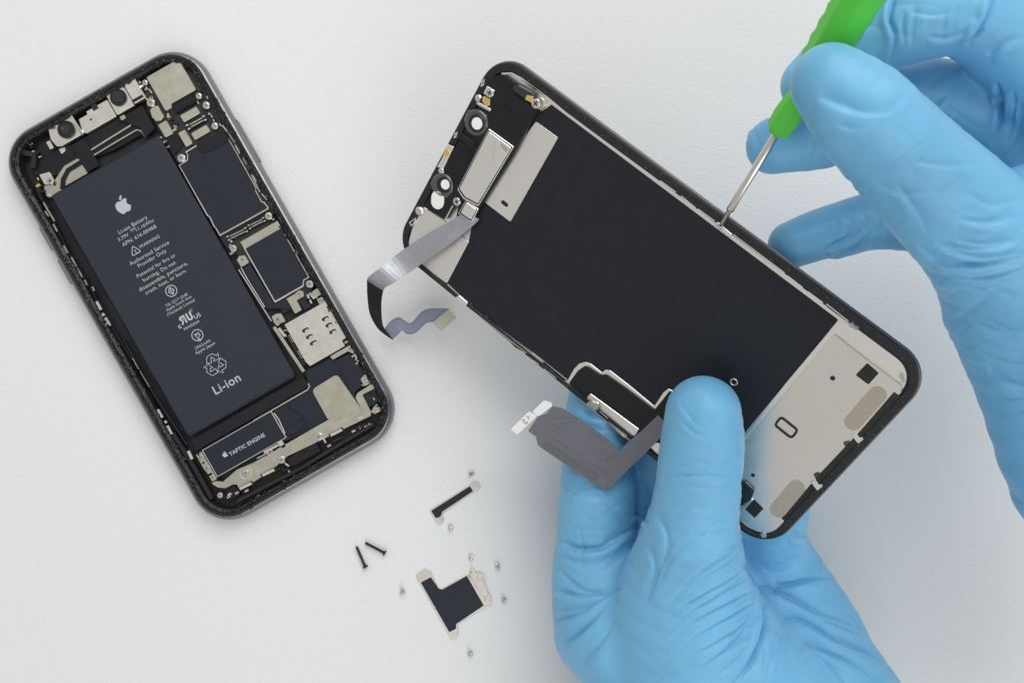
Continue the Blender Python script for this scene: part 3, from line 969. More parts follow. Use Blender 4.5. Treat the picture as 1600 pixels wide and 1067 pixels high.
A("bottom_gasket", C5, [(770, 640), (960, 535), (985, 590), (830, 690), (790, 690)], 2.0, 4.4, 'shade', r=0.3)
A("bottom_gasket", C5, [(380, 840), (445, 815), (470, 870), (400, 920)], 2.0, 4.2, 'shade', r=0.3)
for p in (((1000, 500), (1022, 540)), ((760, 670), (785, 690)), ((745, 720), (780, 705)), ((470, 905), (550, 860)), ((1060, 535), (1130, 500)), ((560, 860), (700, 780)), ((1185, 460), (1280, 425)), ((1225, 385), (1262, 372))):
    line("metal_tab", FA, C5, p, 0.55, 4.2, 5.2, 'edge' if p[0][0] in (1000, 760, 1225, 470) else 'rim', phone)
line("port_frame", FA, C5, [(450, 915), (720, 775), (860, 705), (1060, 580), (1330, 420)], 1.0, 3.0, 5.4, 'rim', phone)

# right side strips between boards and frame
for p in (((655, 605), (700, 660), (745, 730)), ((745, 740), (775, 800)), ((800, 830), (845, 910)), ((860, 950), (900, 1000))):
    line("antenna_strip", FA, C2, p, 0.5, 3.6, 5.2, 'steel', phone)
for p in (((545, 215), (570, 270), (600, 330)), ((610, 340), (645, 380)), ((655, 390), (710, 480)), ((720, 545), (760, 600)), ((760, 610), (870, 730)),
          ((865, 735), (900, 800)), ((905, 815), (950, 880))):
    line("antenna_strip", FA, C3, p, 0.4, 3.6, 5.0, 'steel' if p[0][0] not in (720, 760) else 'rim', phone)
line("frame_rail", FA, C3, [(730, 490), (820, 600), (930, 830), (1060, 1010)], 1.2, 2.0, 4.4, 'shade', phone)
line("frame_rail", FA, C4, [(860, 430), (960, 620), (1050, 800)], 1.4, 2.0, 4.8, 'rim', phone)
line("frame_rail", FA, C5, [(40, 480), (110, 590), (190, 720), (290, 900)], 1.4, 2.0, 5.0, 'rim', phone)
line("spring_clip", FA, C5, [(140, 592), (165, 645)], 1.0, 4.8, 5.8, 'edge', phone)
line("frame_rail", FA, C1, [(330, 520), (640, 330), (900, 190)], 2.2, 2.0, 5.4, 'rim', phone)
line("frame_rail", FA, C1, [(130, 700), (210, 720), (200, 800)], 2.0, 2.0, 5.0, 'rim', phone)

# torn adhesive left along the rim
def residue(name, w, h, r, offs, z, n, size, m, parent, fr=None, seed=1):
    R = random.Random(seed)
    V, F = [], []
    for i in range(n):
        off = R.uniform(*offs)
        P = rr(w, h, r, 12, off)
        Ls = [math.dist(P[q], P[(q + 1) % len(P)]) for q in range(len(P))]
        k = R.choices(range(len(P)), Ls)[0]
        a, b = np.array(P[k]), np.array(P[(k + 1) % len(P)])
        c = a + (b - a) * R.random()
        ang = math.atan2(*(b - a)[::-1]) + R.uniform(-0.5, 0.5)
        L, W, H = size * R.uniform(0.5, 2.6), size * R.uniform(0.3, 0.8), size * R.uniform(0.2, 0.7)
        base = len(V)
        for sx, sy, sz in ((-1, -1, 0), (1, -1, 0), (1, 1, 0), (-1, 1, 0), (-.6, -.4, 1), (.5, -.5, 1), (.6, .4, 1), (-.5, .5, 1)):
            x, y = sx * L / 2 * R.uniform(.6, 1.1), sy * W / 2 * R.uniform(.6, 1.1)
            V.append((c[0] + x * math.cos(ang) - y * math.sin(ang), c[1] + x * math.sin(ang) + y * math.cos(ang), z - 0.15 + sz * H * R.uniform(.5, 1.2)))
        F += [tuple(base + q for q in f) for f in ((0, 1, 5, 4), (1, 2, 6, 5), (2, 3, 7, 6), (3, 0, 4, 7), (4, 5, 6, 7))]
    o = mesh(name, V, F, M[m], parent)
    o["kind"] = "stuff"
    return o
M['goo'] = mat("black_adhesive", (0.012, 0.012, 0.012), 0.22, coat=0.3)
M['dust'] = mat("grey_adhesive_flakes", (0.25, 0.25, 0.24), 0.35)
residue("adhesive_residue", PW, PL, PR, (1.7, 3.3), 7.0, 520, 0.8, 'goo', phone, seed=3)
residue("adhesive_residue", PW, PL, PR, (2.6, 4.4), 6.2, 420, 0.8, 'goo', phone, seed=4)
residue("adhesive_residue", PW, PL, PR, (1.6, 4.4), 6.95, 110, 0.34, 'dust', phone, seed=5)
residue("adhesive_residue", PW, PL, PR, (1.8, 3.6), 7.0, 170, 0.22, 'dust', phone, seed=6)

# ------------------------------------------------------------------ display assembly held in the hands
disp = thing("display_assembly", "phone display assembly held up showing its black back, speaker and cables", "phone screen", FB)
DW, DH, DR = 148.6, 72.8, 10.0
B = lambda name, cr, pts, w0, w1, m, parent=disp, **k: prism(name, FB, cr, pts, w0, w1, m, parent, **k)
shell("cover_glass", DW, DH, DR, [(6, -2.6), (0.7, -2.6), (0.1, -2.3), (0.0, -1.7), (0.15, -1.2), (0.45, -1.1), (0.8, -1.1)], 'glassedge', disp)
prism_l("front_panel", rr(DW - 8, DH - 8, 8), -2.55, -1.2, 'blackm', disp, 0)
shell("rim", DW, DH, DR, [(0.5, -1.15), (0.55, -0.1), (0.75, 0.0), (2.7, 0.0, 1.75, 2.7), (2.9, -0.15, 1.95, 3.0), (3.1, -1.2, 2.0, 3.2)], 'blackm', disp, False)
plate = prism_l("back_plate", [(p[0], p[1] - 0.9) for p in rr(DW, DH + 1.8, DR, 12, 3.5)], -1.15, -0.75, 'dcream', disp, 0)
shell("inner_ledge", DW, DH, DR, [(3.05, -1.2, 1.95, 3.1), (3.05, -0.55, 1.95, 3.1), (3.55, -0.55, 2.3, 3.55), (3.6, -0.9, 2.35, 3.6)], 'blackm', disp, False)
# graphite sheet
B("graphite_sheet", C0, [(856, 160), (1310, 500), (1158, 683), (1120, 735), (1070, 715), (1010, 700), (888, 594), (696, 443), (732, 378), (760, 250), (820, 170)], -0.75, -0.6, 'graphite', r=0.5, sn=False, b=0.03)
# lower metal shield
shield = B("lower_back_shield", DD, [(575, 8), (912, 262), (906, 292), (312, 978), (255, 985), (190, 972), (118, 905), (60, 700), (118, 560)], -0.75, -0.35, 'dsteel', r=0.5, sn=False)
B("shield_pocket", DD, [(738, 147), (795, 197), (743, 254), (680, 206)], -0.36, -0.32, 'blackm', shield, r=0.4, sn=False, b=0.01)
B("shield_pocket", DD, [(181, 812), (229, 860), (186, 908), (133, 858)], -0.36, -0.32, 'blackm', shield, r=0.4, sn=False, b=0.01)
disc("shield_hole", FB, DD, 568, 222, 13, -0.5, -0.31, 'dark', shield, b=0.02)
disc("shield_hole", FB, DD, 177, 697, 10, -0.5, -0.31, 'dark', shield, b=0.02)
for p, q, r in (((668, 438), (788, 302), 7.0), ((300, 868), (392, 757), 6.8)):
    P, Q = FB.on(*DD(p), -0.3)[:2], FB.on(*DD(q), -0.3)[:2]
    prism_l("adhesive_pad", capsule2d(P, Q, 44 / 3.138 / 5.75 / 1.05), -0.36, -0.28, 'mesh', shield, 0, 0.02)
for x, y in ((781, 350), (715, 428), (396, 797), (322, 883)):
    rect("pad_speck", FB, DD, (x - 4, y - 3), (x + 4, y + 3), -0.3, -0.26, 'dark', shield, 0.05, 0.01)
ringP = round_poly(loc2(FB, DD, [(313, 403), (405, 476), (368, 524), (277, 452)], -0.3), 1.3)
def ring_from(name, P, wd, w0, w1, m, parent):
    P = ccw(P); Q = inset(P, wd)
    n = len(P); V, F = [], []
    for pts, w in ((P, w0), (P, w1), (Q, w1), (Q, w0)):
        V += [(p[0], p[1], w) for p in pts]
    for k in range(3):
        for i in range(n):
            j = (i + 1) % n
            F.append((k * n + i, k * n + j, (k + 1) * n + j, (k + 1) * n + i))
    return mesh(name, V, F, M[m], parent)
ring_from("gasket_ring", ringP, 0.65, -0.4, -0.1, 'blackm', shield)
disc("standoff", FB, DD, 82, 243, 20, -0.7, -0.2, 'edge', disp, hole=0.62)
line("shield_edge", FB, DD, [(555, -6), (340, 250), (130, 520)], 0.35, -0.8, -0.25, 'edge', shield)
line("shield_edge", FB, DD, [(578, 10), (760, 150), (905, 258)], 0.3, -0.8, -0.28, 'steel', shield)
for x, y, a in ((690, 515, 1), (490, 745, -1)):
    B("spring_finger", DD, [(x - 30, y - 12), (x - 8, y - 28), (x + 12, y + 2), (x + 22, y - 6), (x + 30, y + 8), (x + 2, y + 30)], -0.35, 0.1, 'edge', shield, r=0.2, sn=False)
for x, y in ((640, 545), (495, 700)):
    pts = [(x + 24 * math.cos(t) * random.uniform(.6, 1.1), y + 22 * math.sin(t) * random.uniform(.6, 1.1)) for t in np.linspace(0, 6.28, 12)[:-1]]
    B("smudge", DD, pts, -0.36, -0.325, 'stain', shield, r=0.3, sn=False, b=0.01)
B("port_cover", DD, [(95, 735), (140, 730), (187, 772), (165, 818), (122, 850), (90, 830)], -0.4, 0.6, 'lens', disp, r=0.8, sn=False)
B("port_edge", DD, [(120, 868), (170, 812), (178, 818), (126, 876)], -0.4, 0.3, 'edge', disp, r=0.1, sn=False)
for x, y, r in ((228, 993, 16), (228, 985, 10), (905, 215, 12), (912, 235, 9)):
    disc("glue_blob", FB, DD, x, y, r, -0.6, 0.25, 'clear', disp, b=0.3, n=9)
line("rim_groove", FB, DD, [(885, 300), (720, 490), (520, 700), (330, 920)], 2.0, -0.8, -0.3, 'blackm', disp)
for p in ((885, 330), (870, 345), (345, 930), (545, 740), (735, 515)):
    rect("rim_notch", FB, DD, (p[0] - 12, p[1] - 10), (p[0] + 12, p[1] + 10), -0.4, -0.1, 'floor', disp, 0.1, 0.05)
# rails and clips on the long edges
line("edge_rail", FB, DF, [(290, 285), (600, 515), (900, 735), (1200, 960)], 0.5, -0.8, -0.45, 'edge', disp)
line("edge_rail", FB, DG, [(60, 190), (160, 250), (460, 470), (665, 630), (800, 740)], 0.55, -0.8, -0.45, 'edge', disp)
for cr, q in ((DE, (140, 190, 250, 270)), (DE, (285, 295, 385, 378)), (DE, (400, 385, 520, 470)), (DE, (650, 565, 1005, 830)), (DE, (1025, 850, 1130, 930)),
              (DE, (1165, 958, 1270, 1035)), (DG, (680, 622, 803, 718))):
    line("edge_clip", FB, cr, [(q[0], q[1]), (q[2], q[3])], 0.28, -0.5, 0.1, 'edge', disp)
B("edge_latch", DE, [(515, 480), (545, 478), (585, 515), (640, 560), (640, 585), (600, 575)], -0.6, 0.2, 'edge', disp, r=0.2, sn=False)
disc("edge_screw", FB, DE, 558, 508, 22, -0.5, 0.35, 'screw', disp, b=0.15)
for x, y, r in ((820, 740, 18), (845, 757, 15), (835, 748, 10)):
    disc("glue_blob", FB, DG, x, y, r, -0.6, 0.2, 'clear', disp, b=0.25, n=9)
line("edge_rail", FB, DB, [(530, 625), (600, 690), (650, 740), (900, 935), (1100, 1090)], 0.35, -0.7, -0.3, 'edge', disp)
line("edge_rail", FB, DB, [(640, 755), (910, 965), (1000, 1035)], 0.2, -0.4, 0.05, 'edge', disp)
line("edge_rail", FB, DC, [(80, -10), (250, 105), (430, 245)], 0.3, -0.7, -0.3, 'edge', disp)
for q in ((180, 65, 275, 130), (310, 160, 395, 225), (95, 5, 180, 55)):
    line("edge_clip", FB, DC, [(q[0], q[1]), (q[2], q[3])], 0.22, -0.4, 0.1, 'edge', disp)
B("edge_latch", DB, [(575, 705), (600, 690), (650, 735), (640, 755), (600, 735)], -0.5, 0.2, 'edge', disp, r=0.2, sn=False)
# pale corner foils
B("corner_foil", DB, [(385, 163), (512, 247), (560, 290), (657, 372), (525, 622), (372, 512), (300, 420), (296, 380), (320, 290), (345, 215)], -0.75, -0.5, 'dcream', r=0.5, sn=False)
lab = B("foil_label", DA, [(905, 420), (1036, 516), (752, 1017), (560, 870)], -0.6, -0.45, 'dcream', r=0.5, sn=False, b=0.03)
P, Q = FB.on(*DA((708, 900)), -0.4)[:2], FB.on(*DA((728, 916)), -0.4)[:2]
prism_l("label_slot", capsule2d(P, Q, 0.62), -0.5, -0.43, 'dark', lab, 0, 0.01)
line("foil_edge", FB, DA, [(700, 135), (760, 133), (830, 170), (900, 215), (1000, 300), (1066, 355)], 0.45, -0.7, -0.1, 'edge', disp)
B("corner_foil", DA, [(890, 250), (905, 232), (1010, 310), (960, 345), (930, 360), (900, 300)], -0.6, -0.35, 'dcream', r=0.3, sn=False)
# earpiece / sensor module
mod = B("earpiece_module", DA, [(640, 152), (715, 143), (765, 180), (820, 215), (892, 262), (950, 330), (905, 375), (870, 430), (770, 620), (555, 960), (520, 1045), (430, 985), (445, 905), (360, 1005), (240, 930), (300, 820), (360, 700), (460, 505), (560, 330), (600, 240)], -0.6, 0.9, 'shade', r=0.5, sn=False)
spk = B("speaker_body", DA, [(622, 462), (772, 570), (560, 925), (470, 880), (435, 825)], 0.9, 1.9, 'edge', mod, r=0.3, sn=False)
B("speaker_gap", DA, [(622, 470), (765, 573), (560, 916), (476, 872), (442, 823)], 1.88, 1.96, 'dark', spk, r=0.3, sn=False, b=0.02)
B("speaker_cover", DA, [(623, 478), (757, 575), (557, 908), (482, 868), (448, 820)], 1.9, 2.15, 'dcream', spk, r=0.3, sn=False)
line("scratch", FB, DA, [(660, 530), (655, 590), (650, 650)], 0.15, 2.1, 2.17, 'steel', spk)
B("worn_corner", DA, [(690, 540), (745, 585), (728, 605), (700, 575)], 2.1, 2.17, 'steel', spk, r=0.3, sn=False, b=0.01)
sq = B("connector_cover", DA, [(487, 885), (562, 940), (520, 1022), (440, 968)], 0.9, 1.7, 'edge', mod, r=0.4, sn=False)
B("connector_gap", DA, [(490, 890), (556, 940), (518, 1014), (446, 966)], 1.68, 1.76, 'dark', sq, r=0.4, sn=False, b=0.02)
B("connector_plate", DA, [(490, 898), (549, 942), (516, 1005), (455, 963)], 1.7, 1.95, 'dcream', sq, r=0.4, sn=False)
line("module_wall", FB, DA, [(640, 160), (600, 245), (615, 370), (720, 420), (850, 430)][2:], 0.15, 0.85, 1.0, 'floor', mod)
B("module_block", DA, [(705, 305), (745, 238), (870, 320), (912, 350), (860, 432), (770, 360)], 0.9, 1.3, 'shade', mod, r=0.4, sn=False)
line("block_edge", FB, DA, [(775, 355), (805, 290)], 0.2, 1.2, 1.4, 'floor', mod)
B("module_block", DA, [(770, 205), (800, 205), (895, 255), (890, 270), (840, 262), (845, 290), (765, 235)], 0.9, 1.8, 'lens', mod, r=0.3, sn=False)
B("module_clip", DA, [(612, 208), (658, 235), (640, 275), (590, 255)], 0.9, 1.25, 'cream', mod, r=0.3, sn=False)
B("contact_pad", DA, [(590, 268), (630, 285), (628, 325), (605, 330), (582, 300)], 0.9, 1.2, 'gold', mod, r=0.4, sn=False)
B("module_clip", DA, [(545, 312), (562, 305), (636, 345), (628, 362), (560, 325)], 0.9, 1.3, 'cream', mod, r=0.2, sn=False)
B("contact_pad", DA, [(848, 262), (886, 270), (880, 310), (838, 290)], 0.9, 1.9, 'gold', mod, r=0.2, sn=False)
disc("screw_boss", FB, DA, 925, 312, 34, -0.4, 1.0, 'steel', mod, b=0.2)
screw(FB, DA, 627, 250, 24, 1.6, mod, style='cross')
screw(FB, DA, 902, 313, 26, 1.8, mod, style='cross')
screw(FB, DA, 431, 897, 23, 1.3, mod, style='cross')
for (x, y, R_, cx, cy, r_, wpx) in ((545, 428, 70, 553, 432, 32, 1), (345, 800, 62, 364, 795, 26, 1)):
    disc("camera_seat", FB, DA, x, y, R_, 0.6, 1.3, 'clearring', mod, b=0.35)
    disc("camera_tube", FB, DA, (x + cx) / 2, (y + cy) / 2, R_ * 0.68, 1.2, 1.7, 'ring', mod, b=0.25)
    disc("camera_opening", FB, DA, cx, cy, r_, 1.6, 1.75, 'whitedot', mod, b=0.02)
B("camera_seat_tab", DA, [(480, 400), (500, 350), (560, 350), (612, 385), (620, 440), (560, 500), (500, 470)], 0.6, 1.1, 'clearring', mod, r=0.6, sn=False)
B("camera_seat_tab", DA, [(275, 790), (300, 745), (350, 745), (410, 790), (405, 840), (370, 875), (290, 835)], 0.6, 1.1, 'clearring', mod, r=0.6, sn=False)
P, Q = FB.on(*DA((318, 875)), 1.3)[:2], FB.on(*DA((316, 900)), 1.3)[:2]
prism_l("light_window_frame", capsule2d(P, Q, 48 / 3.811 / 4.9), 0.5, 1.0, 'dark', mod, 0, 0.1)
prism_l("light_window", capsule2d(P, Q, 42 / 3.811 / 4.9), 0.9, 1.3, 'whitedot', mod, 0, 0.15)
B("module_clip", DA, [(378, 555), (415, 570), (350, 705), (315, 690), (345, 640)], 0.9, 1.3, 'dcream', mod, r=0.2, sn=False)
disc("contact_pad", FB, DA, 372, 607, 18, 1.2, 1.4, 'gold', mod, b=0.05)
disc("clip_rivet", FB, DA, 338, 716, 16, 0.8, 1.5, 'screw', mod, b=0.2, n=12)
B("module_block", DA, [(395, 575), (530, 600), (440, 745), (350, 705)], 0.9, 1.2, 'shade', mod, r=0.3, sn=False)
B("module_slot", DA, [(455, 485), (540, 545), (528, 580), (440, 520)], 0.9, 1.6, 'shade', mod, r=0.3, sn=False)
line("slot_edge", FB, DA, [(445, 510), (490, 540), (528, 570)], 0.2, 1.5, 1.7, 'floor', mod)
for p in (((582, 180), (600, 165), (595, 205), (575, 215)), ((420, 490), (440, 480), (430, 515), (415, 520)), ((150, 1020), (190, 990), (180, 1030), (160, 1045))):
    ring_from("rim_clip", loc2(FB, DA, p, 0.1), 0.35, -0.4, 0.15, 'edge', disp)
for x, y, r in ((558, 285, 22), (206, 955, 24)):
    disc("rim_rivet", FB, DA, x, y, r, -0.4, 0.5, 'screw', disp, b=0.35, n=14)
line("module_edge", FB, DA, [(410, 920), (385, 965), (360, 1010)], 0.35, 0.8, 1.05, 'edge', mod)
residue("adhesive_residue", DW, DH, DR, (0.9, 2.6), 0.08, 160, 0.3, 'dust', disp, seed=9).scale = (1, 1, 1)

# left flex recess with its pale outline
B("connector_frame", DC, [(425, 232), (470, 248), (520, 160), (555, 125), (600, 113), (635, 125), (712, 186), (740, 166), (770, 172), (900, 272), (1078, 420), (1140, 325), (1175, 298), (1240, 330), (1190, 560), (1020, 740), (900, 660), (610, 420), (480, 290)], -0.6, -0.4, 'dcream', r=0.5, sn=False)
flexbase = B("flex_base", DC, [(482, 262), (545, 175), (590, 145), (620, 150), (705, 205), (745, 203), (885, 300), (1078, 446), (1135, 375), (1180, 318), (1240, 345), (1190, 560), (1000, 745), (965, 700), (900, 655), (968, 582), (630, 335), (600, 375)], -0.55, 0.1, 'shade', r=0.4, sn=False)
B("flex_bracket", DC, [(608, 358), (634, 332), (972, 580), (942, 632)], -0.5, 0.25, 'dcream', r=0.3, sn=False)
B("flex_bracket", DC, [(1040, 700), (1065, 662), (1110, 680), (1150, 730), (1100, 745)], -0.5, 0.2, 'dcream', r=0.3, sn=False)
B("bracket_barrel", DC, [(600, 405), (640, 378), (690, 395), (705, 430), (665, 468), (620, 440)], 0.1, 1.5, 'steel', r=0.8, sn=False, b=0.5)
ring_from("edge_loop", round_poly(loc2(FB, DC, [(742, 530), (760, 525), (890, 625), (880, 640), (860, 635)], 0.2), 0.5), 0.2, -0.4, 0.25, 'edge', disp)
line("edge_clip", FB, DC, [(695, 455), (755, 505)], 0.3, -0.3, 0.2, 'edge', disp)

# long flex 2: folds over the edge and hangs out to the left, above the finger
def flexworld(cr, p, z):
    px, py = cr(p)
    return at(px, py, z)
neckA = [flexworld(DC, (1080, 470), 0), flexworld(DC, (985, 560), 0)]
def onB(cr, p, w):
    return FB.world(FB.on(*cr(p), w))
nA = [onB(DC, (1105, 480), 0.35), onB(DC, (1010, 570), 0.5), onB(DC, (960, 615), 1.0), flexworld(DC, (895, 668), 47.5), flexworld(DC, (835, 735), 47.12), flexworld(DC, (750, 800), 47.1)]
nB = [onB(DC, (1180, 560), 0.35), onB(DC, (1110, 650), 0.5), onB(DC, (1060, 700), 1.0), flexworld(DC, (1000, 762), 47.5), flexworld(DC, (905, 850), 47.12), flexworld(DC, (755, 1003), 47.1)]
strip("flex_neck", nA, nB, 0.25, 'flexgrey', disp, FB)
zf = 47.0
def world_poly(name, cr, pts, z0, z1, m, parent, r=0.3):
    P = ccw([tuple(flexworld(cr, p, z1)[:2]) for p in pts])
    P = round_poly(P, r)
    V, F = prism_mesh(P, z0, z1, 0.05)
    V = [FB.inv(v) for v in V]
    return mesh(name, V, F, M[m], parent)
def patch(name, cr, pts, z, m, parent):
    P = ccw([tuple(flexworld(cr, p, z)[:2]) for p in pts])
    V, F = prism_mesh(inset(P, -0.08), z - 0.02, z + 0.03, 0.01)
    o = mesh("cable_seam", [FB.inv(v) for v in V], F, M['flexdark'], parent)
    return world_poly(name, cr, pts, z, z + 0.07, m, parent, 0.1)
fx = world_poly("flex_cable", DC, [(372, 418), (440, 436), (540, 492), (650, 572), (800, 682), (832, 737), (780, 800), (905, 838), (755, 1006), (640, 950), (268, 692), (256, 632), (200, 592), (270, 492), (330, 470)], zf - 0.3, zf, 'flexgrey', disp)
patch("cable_patch", DC, [(640, 572), (752, 652), (738, 672), (625, 592)], zf, 'flexgrey', fx)
patch("cable_patch", DC, [(640, 685), (745, 765), (790, 800), (770, 800), (730, 790), (620, 705)], zf, 'flexgrey', fx)
patch("cable_patch", DC, [(430, 545), (470, 570), (455, 590), (330, 520), (420, 500), (540, 505), (530, 525)], zf, 'flexgrey', fx)
for k, (p, q) in enumerate((((330, 610), (420, 665)), ((435, 672), (540, 742)), ((555, 755), (650, 830)), ((665, 835), (760, 890)))):
    d = 11
    patch("cable_groove", DC, [(p[0], p[1]), (q[0], q[1]), (q[0] - d, q[1] + d), (p[0] - d, p[1] + d)], zf, 'flexgrey', fx)
for k in range(4):
    o_ = 12 * k
    world_poly("cable_trace", DC, [(330 - o_, 660 + o_), (700 - o_, 900 + o_), (698 - o_, 904 + o_), (328 - o_, 664 + o_)], zf, zf + 0.05, 'flexdark', fx, 0.02)
tab1 = world_poly("cable_tab", DC, [(312, 378), (362, 393), (372, 418), (270, 492), (230, 458)], zf - 0.2, zf + 0.3, 'tabw', fx, 0.4)
tab2 = world_poly("cable_tab", DC, [(208, 455), (266, 487), (126, 619), (78, 580)], zf - 0.2, zf + 0.3, 'tabw', fx, 0.5)
for i in range(22):
    x, y = 135 + 75 * random.random(), 490 + 80 * random.random()
    if abs((x - 170) * 0.72 + (y - 535) * 0.69) > 20:
        continue
    world_poly("printed_mark", DC, [(x, y), (x + 9, y - 8), (x + 12, y - 4), (x + 3, y + 4)], zf + 0.29, zf + 0.33, 'flexgrey', tab2, 0.01)

# long flex 1: leaves the earpiece, folds down and swings back with a wavy tail
def W(p, z): return flexworld(DB, p, z)
fA = [onB(DB, (640, 190), 0.6), onB(DB, (560, 245), 1.5), onB(DB, (420, 320), 3.0), onB(DB, (240, 440), 5.0), W((120, 535), 33.0), W((66, 576), 31.5), W((52, 600), 29)]
fB = [onB(DB, (720, 240), 0.6), onB(DB, (665, 292), 1.5), onB(DB, (520, 405), 3.0), onB(DB, (340, 530), 4.5), W((215, 615), 33.0), W((165, 641), 31.5), W((148, 662), 29)]
strip("ribbon_cable", fA, fB, 0.25, 'flexsilver', disp, FB)
fA2 = [W((52, 600), 29), W((54, 700), 21), W((68, 800), 15), W((110, 880), 10), W((150, 918), 7.5)]
fB2 = [W((148, 662), 29), W((138, 720), 21), W((138, 800), 15), W((150, 880), 10), W((205, 955), 7.5)]
strip("ribbon_cable", fA2, fB2, 0.25, 'shade', disp, FB)  # same ribbon turned down; its shade is put into a dark colour
f3A = [W((150, 900), 7.2), W((185, 850), 7), W((240, 820), 6.8), W((290, 850), 6.6), W((320, 850), 6.5), W((370, 795), 6.5), W((420, 770), 6.5), W((545, 770), 6.5)]
f3B = [W((205, 955), 7.2), W((255, 905), 7), W((262, 900), 6.8), W((290, 922), 6.6), W((340, 915), 6.5), W((400, 860), 6.5), W((435, 850), 6.5), W((462, 852), 6.5)]
strip("ribbon_cable", f3A, f3B, 0.25, 'flexblue', disp, FB)
for t in (0.3, 0.45, 0.6, 0.75):
    a = [np.array(p) * (1 - t) + np.array(q) * t + np.array([0, 0, 0.18]) for p, q in zip(f3A, f3B)]
    b = [p * 1 + (np.array(q) - np.array(r)) * 0.03 for p, q, r in zip(a, f3B, f3A)]
    strip("cable_trace", a[1:], b[1:], 0.06, 'flexline', disp, FB)
world_poly("cable_connector", DB, [(538, 772), (585, 822), (492, 905), (440, 855)], 6.3, 7.6, 'steel', disp, 0.4)

# ------------------------------------------------------------------ small brackets and screws on the table
def bracket(label, outline, tape, holes, name="metal_bracket", extra=()):
    t = thing(name, label, "bracket", TABLE)
    pl = prism("plate", TABLE, CT, outline, 0.05, 0.7, 'cream', t, r=0.4, sn=False)
    prism("black_tape", TABLE, CT, tape, 0.69, 0.85, 'tape', t, r=0.3, sn=False, b=0.04)
    for x, y, r in holes:
        disc("screw_hole", TABLE, CT, x, y, r, 0.6, 0.95, 'edge', t, b=0.08, hole=0.55)
    return t
bracket("small L-shaped metal bracket with black tape strip lying near the phone", [(437, 258), (648, 127), (660, 108), (690, 104), (703, 125), (695, 147), (665, 162), (514, 265), (503, 285), (516, 300), (505, 320), (485, 333)],
        [(445, 260), (648, 131), (664, 157), (505, 263), (494, 290), (470, 298)], ((680, 126, 15), (494, 303, 12)))
bb = bracket("large stepped metal bracket covered by black tape with bare screw tabs", [(365, 597), (415, 563), (440, 570), (481, 655), (500, 667), (634, 594), (700, 640), (765, 712), (765, 735), (735, 752), (582, 852), (592, 890), (585, 915), (553, 931)],
        [(392, 633), (444, 605), (486, 665), (505, 669), (632, 598), (720, 752), (575, 850), (577, 872), (540, 891)], ((404, 601, 16), (570, 896, 16)), extra=1)
prism("bracket_ear", TABLE, CT, [(642, 590), (662, 580), (700, 588), (722, 605), (722, 632), (745, 690), (728, 712), (700, 690)], 0.6, 1.3, 'cream', bb, r=0.4, sn=False)
disc("screw_hole", TABLE, CT, 702, 610, 20, 1.2, 1.75, 'cream', bb, b=0.1, hole=0.5)
disc("screw_hole", TABLE, CT, 744, 722, 21, 0.65, 1.6, 'cream', bb, b=0.1, hole=0.5)
prism("bracket_ear", TABLE, CT, [(645, 565), (660, 555), (680, 575), (668, 590)], 0.05, 0.9, 'cream', bb, r=0.4, sn=False)

def loose_screw(x, y, length, r, az, tilt, m, label, group, shank=0.5):
    p, q = CT((x, y))
    c = at(p, q, r * 0.9)
    prof = [(r * 0.25, -0.05), (r * 0.45, 0), (r * 0.95, 0), (r, 0.12), (r * 0.9, r * 0.45), (r * shank * 1.05, r * 0.5)]
    n_t = int(length / 0.22)
    z = r * 0.5
    for k in range(n_t):
        z += (length - r * 0.5) / n_t
        prof.append((r * shank * (1.0 if k % 2 else 0.82), z))
    prof.append((r * shank * 0.3, z + 0.25))
    V, F = lathe(prof, 16)
    F = [f[::-1] for f in F]
    F.append(tuple(range(16))[::1])
    fm = [0] * len(F); fm[-1] = 1
    for k in range(16):
        fm[k] = 1
    o = mesh("loose_screw", V, F, [M[m], M['dark']], None, False, fm)
    Rm = Matrix.Rotation(az, 4, 'Z') @ Matrix.Rotation(tilt, 4, 'Y')
    vs = [Rm @ v.co for v in o.data.vertices]
    zmin = min(v.z for v in vs)
    o.matrix_world = Matrix.Translation((c[0] * MM, c[1] * MM, -zmin)) @ Rm
    o["label"] = label; o["category"] = "screw"; o["group"] = group
    return o
SG = "tiny silver screws scattered on the table"
for x, y, az, tilt, lab in ((645, 67, 0.2, 1.75, "tiny silver screw just above the round end of the small bracket"),
                            (547, 345, -1.2, 0.5, "tiny silver screw below the small bracket's lower tab"),
                            (654, 500, -1.3, 0.35, "tiny silver screw directly above the large bracket's ear"),
                            (789, 541, -0.9, 0.9, "tiny silver screw up and right of the large bracket, near the glove"),
                            (828, 722, 2.2, 1.1, "tiny silver screw right of the large bracket's lower ear"),
                            (651, 1003, 1.8, 0.8, "lowest tiny silver screw, alone below the large bracket"),
                            (297, 682, 1.6, 1.2, "tiny silver screw left of the large bracket, below the black screws")):
    loose_screw(x, y, 1.6, 0.98, az, tilt, 'loosesteel', lab, SG, 0.52)
BG = "long black screws on the table"
loose_screw(104, 553, 7.6, 1.05, math.radians(113), math.pi / 2 - 0.02, 'blackscrew', "left of the two long black screws, standing nearly upright in the picture", BG, 0.5)
loose_screw(207, 480, 7.6, 1.05, math.radians(152), math.pi / 2 - 0.02, 'blackscrew', "right of the two long black screws, lying nearer to level", BG, 0.5)

